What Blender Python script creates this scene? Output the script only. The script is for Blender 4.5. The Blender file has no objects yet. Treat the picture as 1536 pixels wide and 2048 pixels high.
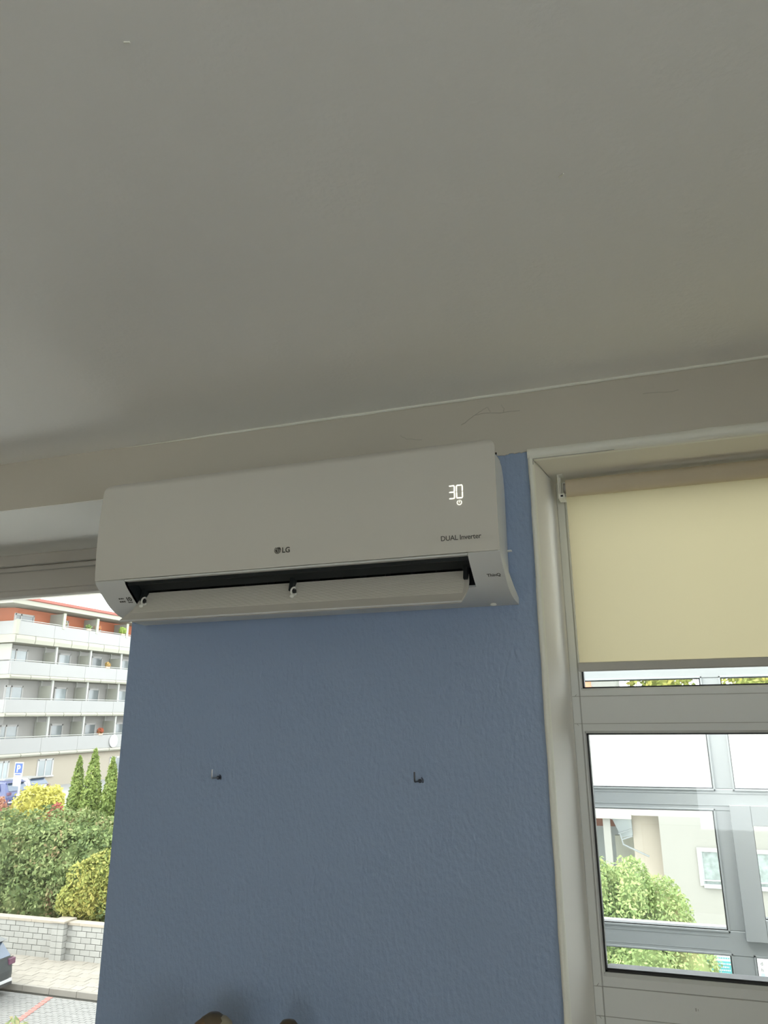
import bpy, bmesh, math, random
import numpy as np
from mathutils import Vector, Matrix
random.seed(7); rng = np.random.default_rng(7)
PI = math.pi
S = bpy.context.scene
COL = S.collection

# ------------------------------------------------------------------ camera
cam_d = bpy.data.cameras.new('camera'); cam = bpy.data.objects.new('camera', cam_d); COL.objects.link(cam)
CP, CY, CR = 0.2940, 0.3172, -0.0119
fw = Vector((-math.sin(CY)*math.cos(CP), math.cos(CY)*math.cos(CP), math.sin(CP)))
rt = Vector((math.cos(CY), math.sin(CY), 0)); up = rt.cross(fw)
R_ = rt*math.cos(CR) + up*math.sin(CR); U_ = -rt*math.sin(CR) + up*math.cos(CR)
m = Matrix((R_, U_, -fw)).transposed().to_4x4(); m.translation = Vector((1.0458, -1.4065, 1.85))
cam.matrix_world = m
cam_d.sensor_fit = 'VERTICAL'; cam_d.sensor_height = 36.0
cam_d.lens = 1484.99/2048*36.0
cam_d.shift_x = -(801.14-768)/2048; cam_d.shift_y = (979.84-1024)/2048
cam_d.clip_start = 0.05; cam_d.clip_end = 400
S.camera = cam

# ------------------------------------------------------------------ world: overcast sky
W = bpy.data.worlds.new('overcast_sky'); S.world = W; W.use_nodes = True
wn = W.node_tree; bg = wn.nodes['Background']
tc = wn.nodes.new('ShaderNodeTexCoord'); ns = wn.nodes.new('ShaderNodeTexNoise'); ns.inputs['Scale'].default_value = 2.2; ns.inputs['Detail'].default_value = 5
rp = wn.nodes.new('ShaderNodeValToRGB'); rp.color_ramp.elements[0].color = (0.86, 0.93, 1.0, 1); rp.color_ramp.elements[1].color = (1.0, 0.99, 0.96, 1)
rp.color_ramp.elements[0].position = .35; rp.color_ramp.elements[1].position = .65
wn.links.new(tc.outputs['Generated'], ns.inputs['Vector']); wn.links.new(ns.outputs['Fac'], rp.inputs['Fac']); wn.links.new(rp.outputs['Color'], bg.inputs['Color'])
bg.inputs['Strength'].default_value = 3.5
# soft sun behind the cloud cover
sd = bpy.data.lights.new('veiled_sun', 'SUN'); sun = bpy.data.objects.new('veiled_sun', sd); COL.objects.link(sun)
sd.energy = 2.6; sd.angle = math.radians(25); sd.color = (1.0, .95, .87)
sun.rotation_euler = Vector((-0.62, -0.30, 0.75)).to_track_quat('Z', 'Y').to_euler()
S.view_settings.view_transform = 'Standard'; S.view_settings.look = 'None'
S.view_settings.exposure = 0.85; S.view_settings.gamma = 1.0; S.view_settings.use_curve_mapping = False
S.cycles.max_bounces = 14; S.cycles.diffuse_bounces = 8; S.cycles.transparent_max_bounces = 16
S.cycles.use_denoising = True; S.cycles.caustics_reflective = False; S.cycles.caustics_refractive = False

# ------------------------------------------------------------------ helpers
def lin(c): return tuple(((x/255)/12.92 if x/255 <= .04045 else ((x/255+.055)/1.055)**2.4) for x in c)
def mat(name, col, rough=.6, bump=0, bscale=200, var=0, vscale=3, metal=0, spec=.5, emit=None, estr=1, obrand=0, detail=3, stretch=None, coat=0):
    M = bpy.data.materials.new(name); M.use_nodes = True; t = M.node_tree; b = t.nodes['Principled BSDF']
    b.inputs['Base Color'].default_value = (*col, 1); b.inputs['Roughness'].default_value = rough
    b.inputs['Metallic'].default_value = metal; b.inputs['Specular IOR Level'].default_value = spec
    b.inputs['Coat Weight'].default_value = coat
    co = t.nodes.new('ShaderNodeTexCoord'); src = co.outputs['Object']
    if stretch:
        mp = t.nodes.new('ShaderNodeMapping'); mp.inputs['Scale'].default_value = stretch; t.links.new(src, mp.inputs['Vector']); src = mp.outputs['Vector']
    cur = None
    if var:
        n = t.nodes.new('ShaderNodeTexNoise'); n.inputs['Scale'].default_value = vscale; n.inputs['Detail'].default_value = 4
        t.links.new(src, n.inputs['Vector'])
        mx = t.nodes.new('ShaderNodeMix'); mx.data_type = 'RGBA'
        mx.inputs[6].default_value = (*[max(0, c*(1-var)) for c in col], 1); mx.inputs[7].default_value = (*[min(1, c*(1+var)) for c in col], 1)
        t.links.new(n.outputs['Fac'], mx.inputs[0]); cur = mx.outputs[2]
    if obrand:
        oi = t.nodes.new('ShaderNodeObjectInfo'); mr = t.nodes.new('ShaderNodeMapRange'); mr.inputs[3].default_value = 1-obrand; mr.inputs[4].default_value = 1+obrand
        t.links.new(oi.outputs['Random'], mr.inputs[0])
        hs = t.nodes.new('ShaderNodeHueSaturation'); hs.inputs['Color'].default_value = (*col, 1)
        if cur: t.links.new(cur, hs.inputs['Color'])
        t.links.new(mr.outputs[0], hs.inputs['Value']); cur = hs.outputs['Color']
    if cur: t.links.new(cur, b.inputs['Base Color'])
    if bump:
        n2 = t.nodes.new('ShaderNodeTexNoise'); n2.inputs['Scale'].default_value = bscale; n2.inputs['Detail'].default_value = detail
        t.links.new(src, n2.inputs['Vector'])
        bp = t.nodes.new('ShaderNodeBump'); bp.inputs['Strength'].default_value = bump; bp.inputs['Distance'].default_value = .002
        t.links.new(n2.outputs['Fac'], bp.inputs['Height']); t.links.new(bp.outputs['Normal'], b.inputs['Normal'])
    if emit:
        b.inputs['Emission Color'].default_value = (*emit, 1); b.inputs['Emission Strength'].default_value = estr
    return M
def leafmat(name, cols):
    cols = [tuple((c*.78+.22*(sum(q)/3))*.68 for c in q) for q in cols]
    M = bpy.data.materials.new(name); M.use_nodes = True; t = M.node_tree; b = t.nodes['Principled BSDF']
    g = t.nodes.new('ShaderNodeNewGeometry'); r = t.nodes.new('ShaderNodeValToRGB'); e = r.color_ramp.elements
    e[0].color = (*cols[0], 1); e[1].color = (*cols[-1], 1)
    for i, c in enumerate(cols[1:-1]): x = e.new((i+1)/(len(cols)-1)); x.color = (*c, 1)
    co = t.nodes.new('ShaderNodeTexCoord'); n = t.nodes.new('ShaderNodeTexNoise'); n.inputs['Scale'].default_value = .9; n.inputs['Detail'].default_value = 3
    t.links.new(co.outputs['Object'], n.inputs['Vector'])
    mr = t.nodes.new('ShaderNodeMapRange'); mr.inputs[1].default_value = .3; mr.inputs[2].default_value = .7
    t.links.new(n.outputs['Fac'], mr.inputs[0])
    mx = t.nodes.new('ShaderNodeMath'); mx.operation = 'MULTIPLY_ADD'; mx.inputs[1].default_value = .55
    m2 = t.nodes.new('ShaderNodeMath'); m2.operation = 'MULTIPLY'; m2.inputs[1].default_value = .45
    t.links.new(mr.outputs[0], m2.inputs[0]); t.links.new(g.outputs['Random Per Island'], mx.inputs[0]); t.links.new(m2.outputs[0], mx.inputs[2])
    t.links.new(mx.outputs[0], r.inputs['Fac']); t.links.new(r.outputs['Color'], b.inputs['Base Color'])
    b.inputs['Roughness'].default_value = .75; b.inputs['Specular IOR Level'].default_value = .2
    tl = t.nodes.new('ShaderNodeBsdfTranslucent'); t.links.new(r.outputs['Color'], tl.inputs['Color'])
    ms = t.nodes.new('ShaderNodeMixShader'); ms.inputs[0].default_value = .3
    t.links.new(b.outputs[0], ms.inputs[1]); t.links.new(tl.outputs[0], ms.inputs[2]); t.links.new(ms.outputs[0], t.nodes['Material Output'].inputs['Surface'])
    return M
def glassmat(name, tint=(.97, .985, .98), refl=1.0):
    M = bpy.data.materials.new(name); M.use_nodes = True; t = M.node_tree; t.nodes.remove(t.nodes['Principled BSDF'])
    tr = t.nodes.new('ShaderNodeBsdfTransparent'); tr.inputs['Color'].default_value = (*tint, 1)
    gl = t.nodes.new('ShaderNodeBsdfGlossy'); gl.inputs['Roughness'].default_value = .0
    fr = t.nodes.new('ShaderNodeFresnel'); fr.inputs['IOR'].default_value = 1.35
    ms = t.nodes.new('ShaderNodeMixShader')
    t.links.new(fr.outputs[0], ms.inputs[0]); t.links.new(tr.outputs[0], ms.inputs[1]); t.links.new(gl.outputs[0], ms.inputs[2])
    t.links.new(ms.outputs[0], t.nodes['Material Output'].inputs['Surface']); return M
def fabricmat():
    M = bpy.data.materials.new('blind_fabric'); M.use_nodes = True; t = M.node_tree; b = t.nodes['Principled BSDF']
    b.inputs['Base Color'].default_value = (.70, .63, .45, 1); b.inputs['Roughness'].default_value = .9; b.inputs['Specular IOR Level'].default_value = .1
    tl = t.nodes.new('ShaderNodeBsdfTranslucent'); tl.inputs['Color'].default_value = (.61, .545, .335, 1)
    ms = t.nodes.new('ShaderNodeMixShader'); ms.inputs[0].default_value = .48
    t.links.new(b.outputs[0], ms.inputs[1]); t.links.new(tl.outputs[0], ms.inputs[2]); t.links.new(ms.outputs[0], t.nodes['Material Output'].inputs['Surface'])
    return M

class MB:                                   # gathers shapes for ONE mesh
    def __init__(s): s.v = []; s.f = []; s.sm = []
    def add(s, v, f, smooth=False):
        o = len(s.v); s.v += [tuple(x) for x in v]; s.f += [tuple(i+o for i in q) for q in f]; s.sm += [smooth]*len(f); return s
    def box(s, x0, x1, y0, y1, z0, z1, b=0):
        if b <= 0:
            return s.add([(x0,y0,z0),(x1,y0,z0),(x1,y1,z0),(x0,y1,z0),(x0,y0,z1),(x1,y0,z1),(x1,y1,z1),(x0,y1,z1)],
                  [(0,3,2,1),(4,5,6,7),(0,1,5,4),(1,2,6,5),(2,3,7,6),(3,0,4,7)])
        bm = bmesh.new(); bmesh.ops.create_cube(bm, size=1)
        for q in bm.verts: q.co = Vector(((x0+x1)/2+q.co.x*(x1-x0), (y0+y1)/2+q.co.y*(y1-y0), (z0+z1)/2+q.co.z*(z1-z0)))
        bmesh.ops.bevel(bm, geom=bm.edges[:], offset=b, segments=2 if b > .002 else 1, affect='EDGES', profile=.5)
        bm.verts.index_update(); s.add([q.co for q in bm.verts], [[w.index for w in f.verts] for f in bm.faces]); bm.free(); return s
    def prism(s, prof, a0, a1, axis='x', smooth=False):     # profile of 2-D points swept along an axis
        n = len(prof)
        def P(a, p):
            return (a, p[0], p[1]) if axis == 'x' else ((p[0], a, p[1]) if axis == 'y' else (p[0], p[1], a))
        v = [P(a0, p) for p in prof]+[P(a1, p) for p in prof]
        f = [(i, (i+1) % n, n+(i+1) % n, n+i) for i in range(n)]
        s.add(v, f, smooth); s.add(v, [tuple(range(n))[::-1], tuple(range(n, 2*n))]); return s
    def tube(s, pts, r, seg=10, cap=True, radii=None):
        pts = [Vector(p) for p in pts]; n = len(pts); v = []; prev = None
        for i, p in enumerate(pts):
            d = (pts[min(i+1, n-1)]-pts[max(i-1, 0)]).normalized()
            a = d.orthogonal().normalized() if prev is None else (prev-d*prev.dot(d)).normalized()
            prev = a; b = d.cross(a); rr = radii[i] if radii else r
            v += [p+(a*math.cos(2*PI*k/seg)+b*math.sin(2*PI*k/seg))*rr for k in range(seg)]
        f = [(i*seg+k, i*seg+(k+1) % seg, (i+1)*seg+(k+1) % seg, (i+1)*seg+k) for i in range(n-1) for k in range(seg)]
        s.add(v, f, True)
        if cap: s.add(v, [tuple(range(seg))[::-1], tuple((n-1)*seg+k for k in range(seg))])
        return s
    def ball(s, c, r, seg=16, rings=10, noise=0):
        v = []; f = []
        for i in range(rings+1):
            th = PI*i/rings
            for k in range(seg):
                ph = 2*PI*k/seg; q = 1+noise*random.uniform(-1, 1)
                v.append((c[0]+r[0]*math.sin(th)*math.cos(ph)*q, c[1]+r[1]*math.sin(th)*math.sin(ph)*q, c[2]+r[2]*math.cos(th)*q))
        for i in range(rings):
            for k in range(seg): f.append((i*seg+k, (i+1)*seg+k, (i+1)*seg+(k+1) % seg, i*seg+(k+1) % seg))
        return s.add(v, f, True)
    def build(s, name, m, parent=None, loc=None):
        me = bpy.data.meshes.new(name); me.from_pydata(s.v, [], s.f); me.materials.append(m)
        me.polygons.foreach_set('use_smooth', s.sm)
        if me.polygons and not any(s.sm): pass
        me.update()
        o = bpy.data.objects.new(name, me); COL.objects.link(o)
        if parent: o.parent = parent; o.matrix_parent_inverse = parent.matrix_world.inverted()
        if loc: o.location = loc
        return o
def empty(name, loc=(0, 0, 0)):
    o = bpy.data.objects.new(name, None); o.location = loc; o.empty_display_size = .1; COL.objects.link(o)
    bpy.context.view_layer.update() if False else None
    o.matrix_world = Matrix.Translation(loc); return o
def tag(o, label, cat, group=None, kind=None):
    o['label'] = label; o['category'] = cat
    if group: o['group'] = group
    if kind: o['kind'] = kind
    return o
def struct(o, label=None): 
    o['kind'] = 'structure'
    if label: o['label'] = label
    return o
def copy_tree(o, parent=None):
    c = o.copy(); COL.objects.link(c); c.parent = parent
    for ch in list(o.children): copy_tree(ch, c)
    return c
def text_mb(txt, size, cx, cz, yf, thick=.0, tilt=None, mirror=False, spacing=1.0, align='LEFT'):
    cu = bpy.data.curves.new('lettering', 'FONT'); cu.body = txt; cu.size = size; cu.align_x = align; cu.resolution_u = 3; cu.space_character = spacing; cu.offset = thick
    o = bpy.data.objects.new('lettering', cu); me = bpy.data.meshes.new_from_object(o)
    vs = []
    for q in me.vertices:
        x = cx+q.co.x*(-1 if mirror else 1); z = cz+q.co.y
        vs.append((x, yf(z) if callable(yf) else yf, z) if tilt is None else (x, tilt[0]+q.co.y*tilt[2], tilt[1]+q.co.y*tilt[3]))
    fs = [tuple(p.vertices) for p in me.polygons]
    bpy.data.objects.remove(o); bpy.data.curves.remove(cu); bpy.data.meshes.remove(me)
    return MB().add(vs, fs)

# ------------------------------------------------------------------ materials
M_ceil = mat('ceiling_paint', (.90, .90, .865), .95, bump=.34, bscale=120, var=.015, vscale=2, spec=.2, detail=4)
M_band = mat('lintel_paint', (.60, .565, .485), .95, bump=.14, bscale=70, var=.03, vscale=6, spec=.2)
M_white = mat('white_wall_paint', (.80, .78, .72), .85, bump=.12, bscale=90, spec=.25)
M_edge = mat('corner_plaster', (.86, .86, .77), .8, bump=.35, bscale=140, spec=.3)
M_blue = mat('blue_wall_paint', (.285, .375, .535), .42, bump=.95, bscale=130, var=.03, vscale=5, spec=.55, detail=3, stretch=(1, 1, .6))
M_room = mat('warm_wall_paint', (.64, .60, .535), .9)
M_floor = mat('room_floorboards', (.32, .275, .22), .5, var=.06, vscale=8, stretch=(1, 12, 1))
M_pvc = mat('white_window_plastic', (.72, .735, .71), .35, spec=.45)
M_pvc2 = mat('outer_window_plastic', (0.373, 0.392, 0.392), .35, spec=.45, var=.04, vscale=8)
M_gask = mat('black_rubber', (.008, .009, .009), .45)
M_seam = mat('joint_line', (.42, .42, .39), .8)
M_glass = glassmat('window_glass')
M_fab = fabricmat()
M_roll = mat('blind_roll_fabric', (.62, .54, .41), .9, spec=.1)
M_bar = mat('blind_bottom_bar', (.50, .49, .45), .5)
M_brk = mat('bracket_plastic', (.85, .85, .78), .4)
M_dark = mat('dark_hole', (.02, .02, .02), .7)
M_acf = mat('unit_glossy_panel', (.655, .635, .57), .28, spec=.5, coat=.25)
M_acb = mat('unit_white_plastic', (.70, .71, .69), .38, spec=.5)
M_vane = mat('vane_plastic', (0.571, 0.546, 0.487), .5)
M_cav = mat('outlet_black_plastic', (.010, .014, .015), .6)
M_ink = mat('print_dark_grey', (.07, .068, .055), .6)
M_led = mat('display_led', (.9, .9, .8), .5, emit=(1, 1, .86), estr=1.0)
M_led2 = mat('display_led_dim', (.9, .9, .8), .5, emit=(1, 1, .86), estr=.62)
M_steel = mat('hook_steel', (.50, .50, .50), .3, metal=.9)
M_plug = mat('wall_plug_grey', (.05, .06, .085), .7)

# ------------------------------------------------------------------ room shell
XL, XR, YB, YT = -3.9, 3.0, -4.4, .44     # room extents; window wall 0.44 thick
ZC = 2.482; ZBL = 2.354; ZBR = 2.333
PX0, PX1 = -.055, .852                     # blue pier between the windows
struct(MB().box(XL-.3, XR+.3, YB-.3, YT, ZC, ZC+.25).build('ceiling', M_ceil), 'off-white rolled-paint ceiling')
struct(MB().box(XL-.3, XR+.3, YB-.3, YT, -.25, 0).build('floor', M_floor))
# small nick marks on the ceiling
ck = MB()
for (x, y, a, l) in [(-.06, -.62, 1.9, .03), (.62, -.95, .3, .006), (1.0, -.62, 2.4, .008), (.25, -1.0, 1.1, .005), (1.15, -.85, .5, .006)]:
    ck.prism([(x+math.cos(a)*l/2*s+math.sin(a)*.0008*t, y+math.sin(a)*l/2*s-math.cos(a)*.0008*t) for s, t in ((-1,-1),(1,-1),(1,1),(-1,1))], ZC-.0012, ZC+.001, 'z')
ck.build('paint_nick', M_edge, bpy.data.objects['ceiling'])
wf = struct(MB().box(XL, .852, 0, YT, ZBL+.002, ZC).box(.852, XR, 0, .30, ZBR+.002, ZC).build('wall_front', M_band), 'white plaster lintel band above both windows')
MB().box(XL, PX0, .0015, YT, ZBL, ZBL+.002).build('soffit', mat('soffit_daylit_white', (.90, .90, .85), .7), wf)  # whiter than the lintel: daylight on the soffit put into its colour
lw = MB().box(XL, PX0, 0.12, YT, 0, .41).box(PX1, XR, 0, .30, 0, .85).box(2.35, XR, 0, .30, .85, ZBR)
lw.build('parapet', M_white, wf)
struct(MB().box(PX0, PX1, .0015, YT, 0, 2.352).build('wall_pier', M_blue), 'blue painted pier carrying the air conditioner')
# ragged plaster edge over the blue paint
rg = []; n = 46
for i in range(n+1):
    x = .790+(.856-.790)*i/n
    wk = (wk if i else 0)*.75+random.uniform(-.0011, .0011); rg.append((x, 2.3490+.0016*(i/n)+wk))
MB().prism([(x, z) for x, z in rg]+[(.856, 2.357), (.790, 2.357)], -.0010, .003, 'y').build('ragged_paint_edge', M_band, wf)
# hairline cracks in the lintel plaster
def crack(pts, r=.0005):
    out = []
    for a, b in zip(pts, pts[1:]):
        for k in range(5):
            t = k/5; out.append((a[0]+(b[0]-a[0])*t+random.uniform(-.001, .001), -.0003, a[1]+(b[1]-a[1])*t+random.uniform(-.0008, .0008)))
    return MB().tube(out, r, 5)
M_crack = mat('crack_shade', (.45, .43, .36), .9)
for p in ([(.718, 2.424), (.73, 2.431), (.748, 2.443), (.775, 2.4445), (.80, 2.4405), (.852, 2.4395)], [(.748, 2.443), (.765, 2.452), (.775, 2.456), (.783, 2.443)],
          [(.805, 2.458), (.81, 2.447), (.806, 2.439)], [(.585, 2.419), (.60, 2.409), (.64, 2.402)], [(1.08, 2.4405), (1.13, 2.437), (1.15, 2.438)]):
    crack(p).build('plaster_crack', M_crack, wf)
# caulk bead where wall meets ceiling
bead = []
for i in range(90):
    x = -.15+3.1*i/89; bead.append((x, -.0015, ZC-.002+random.uniform(-.0006, .0006)))
struct(MB().tube(bead, .0036, 8, radii=[.0034*min(1, .1+i/14) for i in range(90)]).build('trim_1', M_edge), 'thin caulk bead between lintel and ceiling')
# plaster corner strips around the right opening
XJ0, XJ1, WY = .852, .883, .178
cs = MB()
# vertical wavy corner
N = 60; vv = []; ff = []
for i in range(N+1):
    z = .85+(ZBR+.012-.85)*i/N; wob = .0004*math.sin(i*.9)+random.uniform(-.0004, .0004)+(.0012 if 52 < i < 58 else 0)
    for p in [(PX1-.001+wob, .004), (PX1-.0005+wob, -.0035), (PX1+.005, -.005), (PX1+.0085, -.001), (PX1+.010, .012)]: vv.append((p[0], p[1], z))
for i in range(N):
    for k in range(4): ff.append((i*5+k, i*5+k+1, (i+1)*5+k+1, (i+1)*5+k))
cs.add(vv, ff, True)
struct(cs.build('trim_2', M_edge), 'rough plaster corner strip beside the blue pier')
vv = []; ff = []; N = 70
for i in range(N+1):
    x = PX1-.001+(XR-PX1)*i/N; wob = random.uniform(-.0005, .0005)+.0006*math.sin(i*1.3)
    for p in [(.004, .021+wob), (-.004, .020+wob), (-.0055, .010), (-.004, .001+wob), (.012, -.001)]: vv.append((x, p[0], ZBR+p[1]))
for i in range(N):
    for k in range(4): ff.append((i*5+k, i*5+k+1, (i+1)*5+k+1, (i+1)*5+k))
struct(MB().add(vv, ff, True).build('trim_3', M_edge), 'plaster corner strip under the lintel over the right window')
# reveal of the right opening (splayed jamb + crack at the corner)
rv = MB().prism([(PX1+.006, .0), (XJ1, WY), (XJ1, .30), (PX1, .30), (PX1, .0)], .85, ZBR, 'z')
struct(rv.build('trim_4', mat('reveal_paint', (.80, .785, .73), .7, bump=.08, bscale=60)), 'painted window reveal right of the blue pier')
MB().tube([(.8605, .001, ZBR-.0008), (.868, .05, ZBR-.0009), (.880, .172, ZBR-.0008)], .0007, 5).tube([(.8615, -.0015, ZBR-.001), (.8612, -.0018, ZBR-.012)], 0.0008, 5).tube([(.861+i*.012, -.002+random.uniform(-.0006,.0006), ZBR-.0006) for i in range(14)], .0006, 5).build('corner_crack', M_seam, bpy.data.objects['trim_4'])

# other walls behind the camera, with unseen windows added to light the room
wl = MB().box(XL-.3, XL, YB, YT, 0, ZC)
struct(wl.build('wall_left', M_room))
wr = MB().box(XR, XR+.3, YB, .3, 0, .95).box(XR, XR+.3, YB, .3, 2.2, ZC).box(XR, XR+.3, -1.5, .3, .95, 2.2).box(XR, XR+.3, YB, -3.4, .95, 2.2)
struct(wr.build('wall_right', M_room))
wb = MB().box(XL-.3, XR+.3, YB-.3, YB, 0, .95).box(XL-.3, XR+.3, YB-.3, YB, 2.1, ZC).box(XL-.3, 1.2, YB-.3, YB, .95, 2.1).box(2.4, XR+.3, YB-.3, YB, .95, 2.1)
struct(wb.build('wall_back', M_room))
w3 = MB()
for x in (1.2, 2.34): w3.box(x, x+.06, YB-.2, YB-.13, .95, 2.1)
w3.box(1.2, 2.4, YB-.2, YB-.13, .95, 1.01).box(1.2, 2.4, YB-.2, YB-.13, 2.04, 2.1)
w3 = struct(w3.build('window_added_back', M_pvc)); MB().box(1.22, 2.38, YB-.17, YB-.165, 1.0, 2.05).build('pane', M_glass, w3)
w4 = MB()
for y in (-3.4, -2.5, -1.56): w4.box(XR+.13, XR+.2, y, y+.06, .95, 2.2)
w4.box(XR+.13, XR+.2, -3.4, -1.5, .95, 1.01).box(XR+.13, XR+.2, -3.4, -1.5, 2.14, 2.2)
w4 = struct(w4.build('window_added_right', M_pvc)); MB().box(XR+.16, XR+.165, -3.35, -1.55, 1.0, 2.15).build('pane', M_glass, w4)

# ------------------------------------------------------------------ left window, set deep in the wall
w1 = MB(); y0 = .44
w1.box(XL, PX0, y0, y0+.075, 2.24, 2.354, .002).box(XL, PX0, y0-.012, y0+.03, 2.318, 2.354, .002).box(XL, PX0, y0-.006, y0+.03, 2.300, 2.316, .002)
w1.box(XL, PX0, y0+.004, y0+.07, 2.222, 2.245, .006)
w1.box(XL, PX0, y0, y0+.075, .45, .53, .004).box(PX0-.09, PX0, y0, y0+.075, .53, 2.24, .004).box(XL, XL+.09, y0, y0+.075, .53, 2.24, .004).box(-1.30, -1.21, y0, y0+.075, .53, 2.24, .004).box(-2.62, -2.53, y0, y0+.075, .53, 2.24, .004)
MB().box(.862, XR, .0015, .30, ZBR, ZBR+.002).build('soffit', M_white, wf)
M_pvc1 = mat('grey_beige_window_plastic', (.60, .575, .53), .45)  # darker grey-beige than the other window frames
w1 = struct(w1.build('window_1', M_pvc1), 'white framed window left of the blue pier')
MB().box(XL+.08, PX0-.08, y0+.035, y0+.040, .52, 2.24).build('pane', M_glass, w1)
MB().box(XL+.02, PX0-.02, y0-.0135, y0-.0125, 2.3165, 2.3185).box(XL+.02, PX0-.02, y0-.0075, y0-.0055, 2.298, 2.300).build('profile_groove', M_seam, w1)
MB().box(XL, PX0, .1, .44, .41, .45, .004).build('window_sill', M_pvc, w1)
MB().box(XL, PX0, .515, .80, .40, .445, .004).build('added_bounce_sill', M_pvc, w1)  # unseen sill added to bounce skylight up onto the soffit

# ------------------------------------------------------------------ right window
RX1 = 2.35; fy = WY
w2 = MB()
w2.box(XJ1, .9005, fy, fy+.07, .85, ZBR, .002)                             # left post
w2.box(.9005, RX1, fy, fy+.07, 1.829, 1.881)                              # transom flat, upper
w2.box(.9005, RX1, fy, fy+.07, 1.328, 1.374)                              # transom flat, lower
w2.box(.9005, RX1, fy, fy+.07, 2.305, ZBR).box(.9005, RX1, fy, fy+.07, .85, .92).box(RX1-.07, RX1, fy, fy+.07, .85, ZBR)
w2 = struct(w2.build('window_2', M_pvc), 'white framed window right of the blue pier')
def bead_h(z_out, z_in, x0, x1): return MB().prism([(fy+.001, z_out), (fy+.0005, z_out+(z_in-z_out)*.75), (fy+.006, z_in), (fy+.03, z_in), (fy+.03, z_out)], x0, x1, 'x')
bead_h(1.8812, 1.8965, .8995, RX1).build('glazing_bead', M_pvc, w2)
bead_h(1.8288, 1.8105, .8995, RX1).build('glazing_bead', M_pvc, w2)
bead_h(1.3742, 1.396, .8995, RX1).build('glazing_bead', M_pvc, w2)
bead_h(1.3278, 1.308, .8995, RX1).build('glazing_bead', M_pvc, w2)
for z0, z1 in ((1.8812, 2.30), (1.3742, 1.8288), (.92, 1.3278)):
    MB().prism([(.9007, fy+.001), (.9035, fy+.0008), (.9062, fy+.007), (.9062, fy+.03), (.9007, fy+.03)], z0+.001, z1-.001, 'z').build('glazing_bead', M_pvc, w2)
g = MB()
for z0, z1, zl, zh in ((1.8965, 2.30, .0028, .003), (1.396, 1.8105, .004, .003), (.92, 1.308, .004, .003)):
    g.box(.9062, .9100, fy+.008, fy+.03, z0, z1).box(.906, RX1, fy+.008, fy+.03, z0, z0+zl).box(.906, RX1, fy+.008, fy+.03, z1-zh, z1)
g.build('gasket', M_gask, w2)
sp = MB()
for z0, z1 in ((1.8965, 2.30), (1.396, 1.8105)):
    sp.box(.912, RX1, fy+.034, fy+.054, z0-.005, z0+.0015)
sp.box(.909, RX1, fy+.010, fy+.033, 1.396, 1.402).build('glass_spacer', M_gask, w2)
for z0, z1 in ((1.897, 2.305), (1.397, 1.811), (.921, 1.308)):
    MB().box(.907, RX1-.06, fy+.031, fy+.035, z0-.004, z1+.004).build('pane', M_glass, w2)
sm = MB()
for z in (1.8812, 1.8288, 1.3742, 1.3278): sm.box(.885, RX1, fy-.0006, fy+.001, z-.0006, z+.0006)
sm.box(.8998, .9010, fy-.0006, fy+.001, .86, 2.33)
for (za, zb) in ((1.8812, 1.897), (1.8288, 1.812), (1.3742, 1.396), (1.3278, 1.310)):
    sm.tube([(.890, fy-.0002, za), (.9055, fy+.003, zb)], .0007, 5)
sm.build('frame_seam', M_seam, w2)
MB().box(1.055, 1.057, fy-.0008, fy, 1.350, 1.3545).box(1.059, 1.0600, fy-.0008, fy, 1.3505, 1.3535).build('screw_mark', M_seam, w2)

# ------------------------------------------------------------------ roller blind
rb = empty('roller_blind', (.91, .13, 2.302)); tag(rb, 'cream roller blind half lowered over the upper right window', 'roller blind')
MB().tube([(.910, .130, 2.3035), (2.30, .130, 2.3035)], .0185, 28).build('fabric_roll', M_roll, rb)['label'] = 'rolled fabric showing beige and unlit'
ff = MB(); nx, nz = 24, 14; vs = []
for j in range(nz+1):
    for i in range(nx+1):
        x = .907+(2.295-.907)*i/nx; z = 2.300-(2.300-1.943)*j/nz
        vs.append((x, .1483+.0006*math.sin(i*.9)*math.sin(j*.5), z))
ff.add(vs, [(j*(nx+1)+i, j*(nx+1)+i+1, (j+1)*(nx+1)+i+1, (j+1)*(nx+1)+i) for j in range(nz) for i in range(nx)], True).build('fabric', M_fab, rb)
MB().box(.9035, 2.298, .143, .155, 1.928, 1.9455, .002).build('bottom_bar', M_bar, rb)
MB().tube([(.9045, .130, 2.3035), (.910, .130, 2.3035)], .011, 16).build('end_plug', mat('plug_grey', (.35, .34, .32), .5), rb)
bk = MB().box(.8935, .8965, .118, .150, 2.281, 2.334, .001).box(.8935, .905, .118, .145, 2.331, 2.334, .0005).box(.8935, .9065, .116, .150, 2.279, 2.290, .001).box(.8935, .8995, .128, .142, 2.284, 2.329, .0008)
bk = bk.build('bracket', M_brk, rb); MB().box(.8985, .9035, .1153, .1165, 2.2825, 2.2865).build('screw_hole', M_dark, bk)

# ------------------------------------------------------------------ air conditioner
AX0, AX1 = -.019, .818
OX0, OX1 = .051, .761                      # outlet opening
ac = empty('air_conditioner', (.4, -.09, 2.046)); tag(ac, 'white wall-mounted air conditioner with open outlet on the blue wall', 'air conditioner')
def yf(z):                                  # face of the front panel
    t = (z-2.118)/(2.3245-2.118); return -.172-.0065*math.sin(PI*min(1, max(0, t*.95+.05)))+.010*max(0, (t-.93)/.07)**2
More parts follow.
